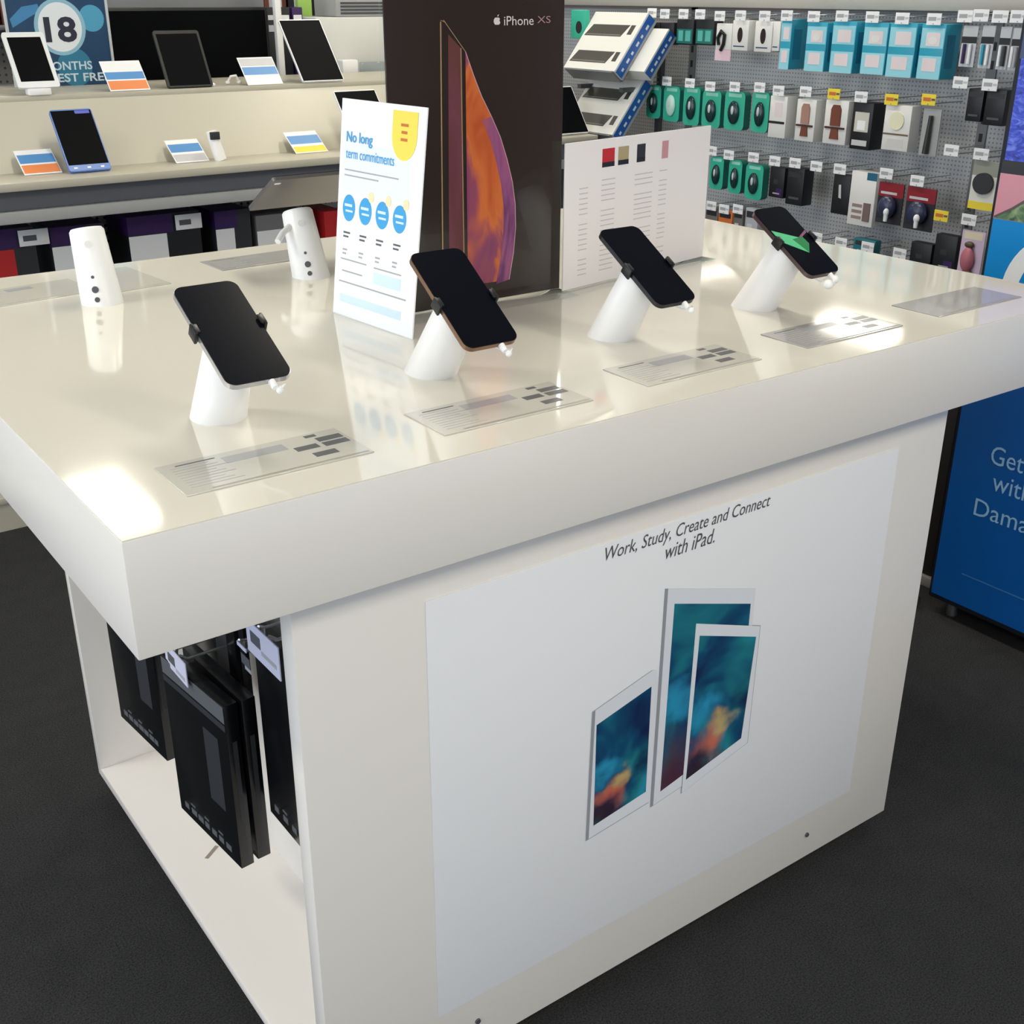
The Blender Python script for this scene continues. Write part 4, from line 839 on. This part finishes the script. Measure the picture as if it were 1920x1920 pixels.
for i, (r, k, bx, tg) in enumerate(ROWS):
    seen[(r, k)] += 1; lab = None
    if k != 'none':
        lab = WORD[k]; allk = sum(v for (rr, kk), v in tot.items() if kk == k)
        if tot[(r, k)] > 1: lab = '%s, %s from left in the %s' % (lab, ORD[seen[(r, k)]], ROWN[r])
        elif allk > 1: lab = '%s in the %s' % (lab, ROWN[r])
        y0, y1, z0, z1 = bx; make_pack(k, y0, y1, z0, z1, lab, 'products on the %s' % ROWN[r], i)
    if tg:
        ty, tz = tg; yel = tg in YEL; hk[r] += 1
        cname = 'yellow' if yel else 'white'
        hl = '%s price ticket on a hook, number %d from left in %s' % (cname, hk[r], ROWN[r])
        t = thing('peg_hook', hl, 'display hook', (2.95, ty, tz), (0, 0, 0), 'peg hooks in the %s' % ROWN[r])
        m = MB(); m.tube([(0, 0, -0.012), (-0.165, 0, -0.012)], 0.0018, steel, 6); m.tube([(0, 0, 0.004), (-0.160, 0, 0.004)], 0.0014, steel, 6); m.build('hook_wire', t)
        m = MB(); m.bbox(-0.164, -0.162, -0.024, 0.024, -0.0155, 0.0155, yellow if yel else paper, 0.0006, 1)
        m.box(-0.1644, -0.164, 0.018, -0.008, 0.006, -0.004, orangem if yel else inkl); m.box(-0.1644, -0.164, -0.010, -0.022, 0.004, -0.002, inkx if not yel else ink); m.build('price_ticket', t)

# ================= blue floor stand on the right =================
fs = thing('floor_stand', 'tall blue advertising stand at the right with white lettering', 'advertising stand', (2.15, 0.525, 0))
MB().bbox(0, 0.30, -0.95, 0, 0.045, 1.95, M('stand_side', (30, 34, 44), 0.4), 0.004).build('stand_case', fs)
MB().box(-0.003, 0, -0.94, -0.010, 0.06, 0.66, M('stand_blue_shaded', (8, 88, 166), 0.3)).build('lower_shaded_print', fs)  # solid darker blue puts presumed shade into the lower print
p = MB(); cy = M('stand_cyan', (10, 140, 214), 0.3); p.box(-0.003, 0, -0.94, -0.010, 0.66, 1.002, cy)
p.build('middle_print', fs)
p = MB(); p.box(-0.003, 0, -0.94, -0.010, 1.002, 1.100, M('print_rose', (214, 148, 162), 0.4))
lv = swirl('print_leaves', ((0.35, (40, 66, 60)), (0.5, (96, 130, 96)), (0.65, (160, 174, 130))), 40, 3.0)
p.prism([(-0.003, -0.012, 1.003), (-0.003, -0.94, 1.003), (-0.003, -0.94, 1.098), (-0.003, -0.12, 1.075), (-0.003, -0.06, 1.030)], (-0.0006, 0, 0), lv)
p.prism([(-0.0036, -0.012, 1.003), (-0.0036, -0.06, 1.030), (-0.0036, -0.12, 1.075), (-0.0036, -0.12, 1.081), (-0.0036, -0.05, 1.030), (-0.0036, -0.012, 1.008)], (-0.0004, 0, 0), M('print_taupe', (96, 84, 84), 0.4))
p.box(-0.003, 0, -0.94, -0.010, 1.100, 1.128, charcoal)
p.build('photo_print', fs)
MB().box(-0.003, 0, -0.94, -0.014, 1.128, 1.335, swirl('print_waves', ((0.3, (24, 34, 130)), (0.5, (52, 74, 200)), (0.7, (110, 128, 226))), 26, 5.0, 0.3, (1, 1, 2.2), 2.0)).build('upper_print', fs)
MB().box(-0.003, 0, -0.94, -0.010, 1.335, 1.93, M('print_upper', (58, 76, 110), 0.4)).build('top_print', fs)
# large round letter
o = MB(); N = 48; cyy, czz = 0.317-0.525, 0.85; R0, R1 = 0.151, 0.112
ring = [(-0.0036, cyy+R*math.cos(2*math.pi*k/N), czz+R*1.0*math.sin(2*math.pi*k/N)) for R in (R0, R1) for k in range(N)]
o.add(ring, [(k, (k+1) % N, (k+1) % N+N, k+N) for k in range(N)], paper)
o.build('large_letter', fs)
lw = M('stand_lettering', (150, 196, 232), 0.4)
for s_, y, z, hgt, wd in (('Get', 0.418, 0.446, 0.046, 0.085), ('with', 0.402, 0.383, 0.046, 0.100), ('Damage', 0.437, 0.306, 0.058, 0.200)):
    text(s_, fs, lw, (-0.0036, y-0.525, z), FX, width=wd, height=hgt, bold=-0.0)
MB().box(-0.0036, -0.003, 0.44-0.525, -0.9, 0.142, 0.145, M('stand_line', (60, 120, 180), 0.4)).build('printed_rule', fs)
for y in (-0.05, -0.88):
    MB().cyl((0.04, y, 0), (0.04, y, 0.045), 0.014, 0.012, steel, 14).build('foot', fs); MB().cyl((0.26, y, 0), (0.26, y, 0.045), 0.014, 0.012, steel, 14).build('foot', fs)
bn = thing('black_bin', 'dark brown cabinet between the table and the blue stand', 'cabinet', (2.27, 0.60, 0))
MB().bbox(0, 0.18, 0, 0.50, 0.03, 0.66, M('bin_brown', (50, 44, 42), 0.4), 0.004).build('cabinet_body', bn)
MB().bbox(-0.01, 0.18, -0.01, 0.50, 0, 0.03, M('bin_base', (150, 148, 140), 0.3), 0.004).build('cabinet_base', bn)
cs = thing('clear_caster', 'small clear caster on the carpet by the blue stand', 'caster', (2.14, 0.555, 0)); MB().cyl((0, -0.008, 0.018), (0, 0.008, 0.018), 0.018, 0.018, clear('caster_clear', 0.1, (0.8, 0.8, 0.8)), 18).build('wheel', cs); MB().cyl((0, 0, 0.034), (0, 0, 0.05), 0.006, 0.006, steel, 10).build('stem', cs)
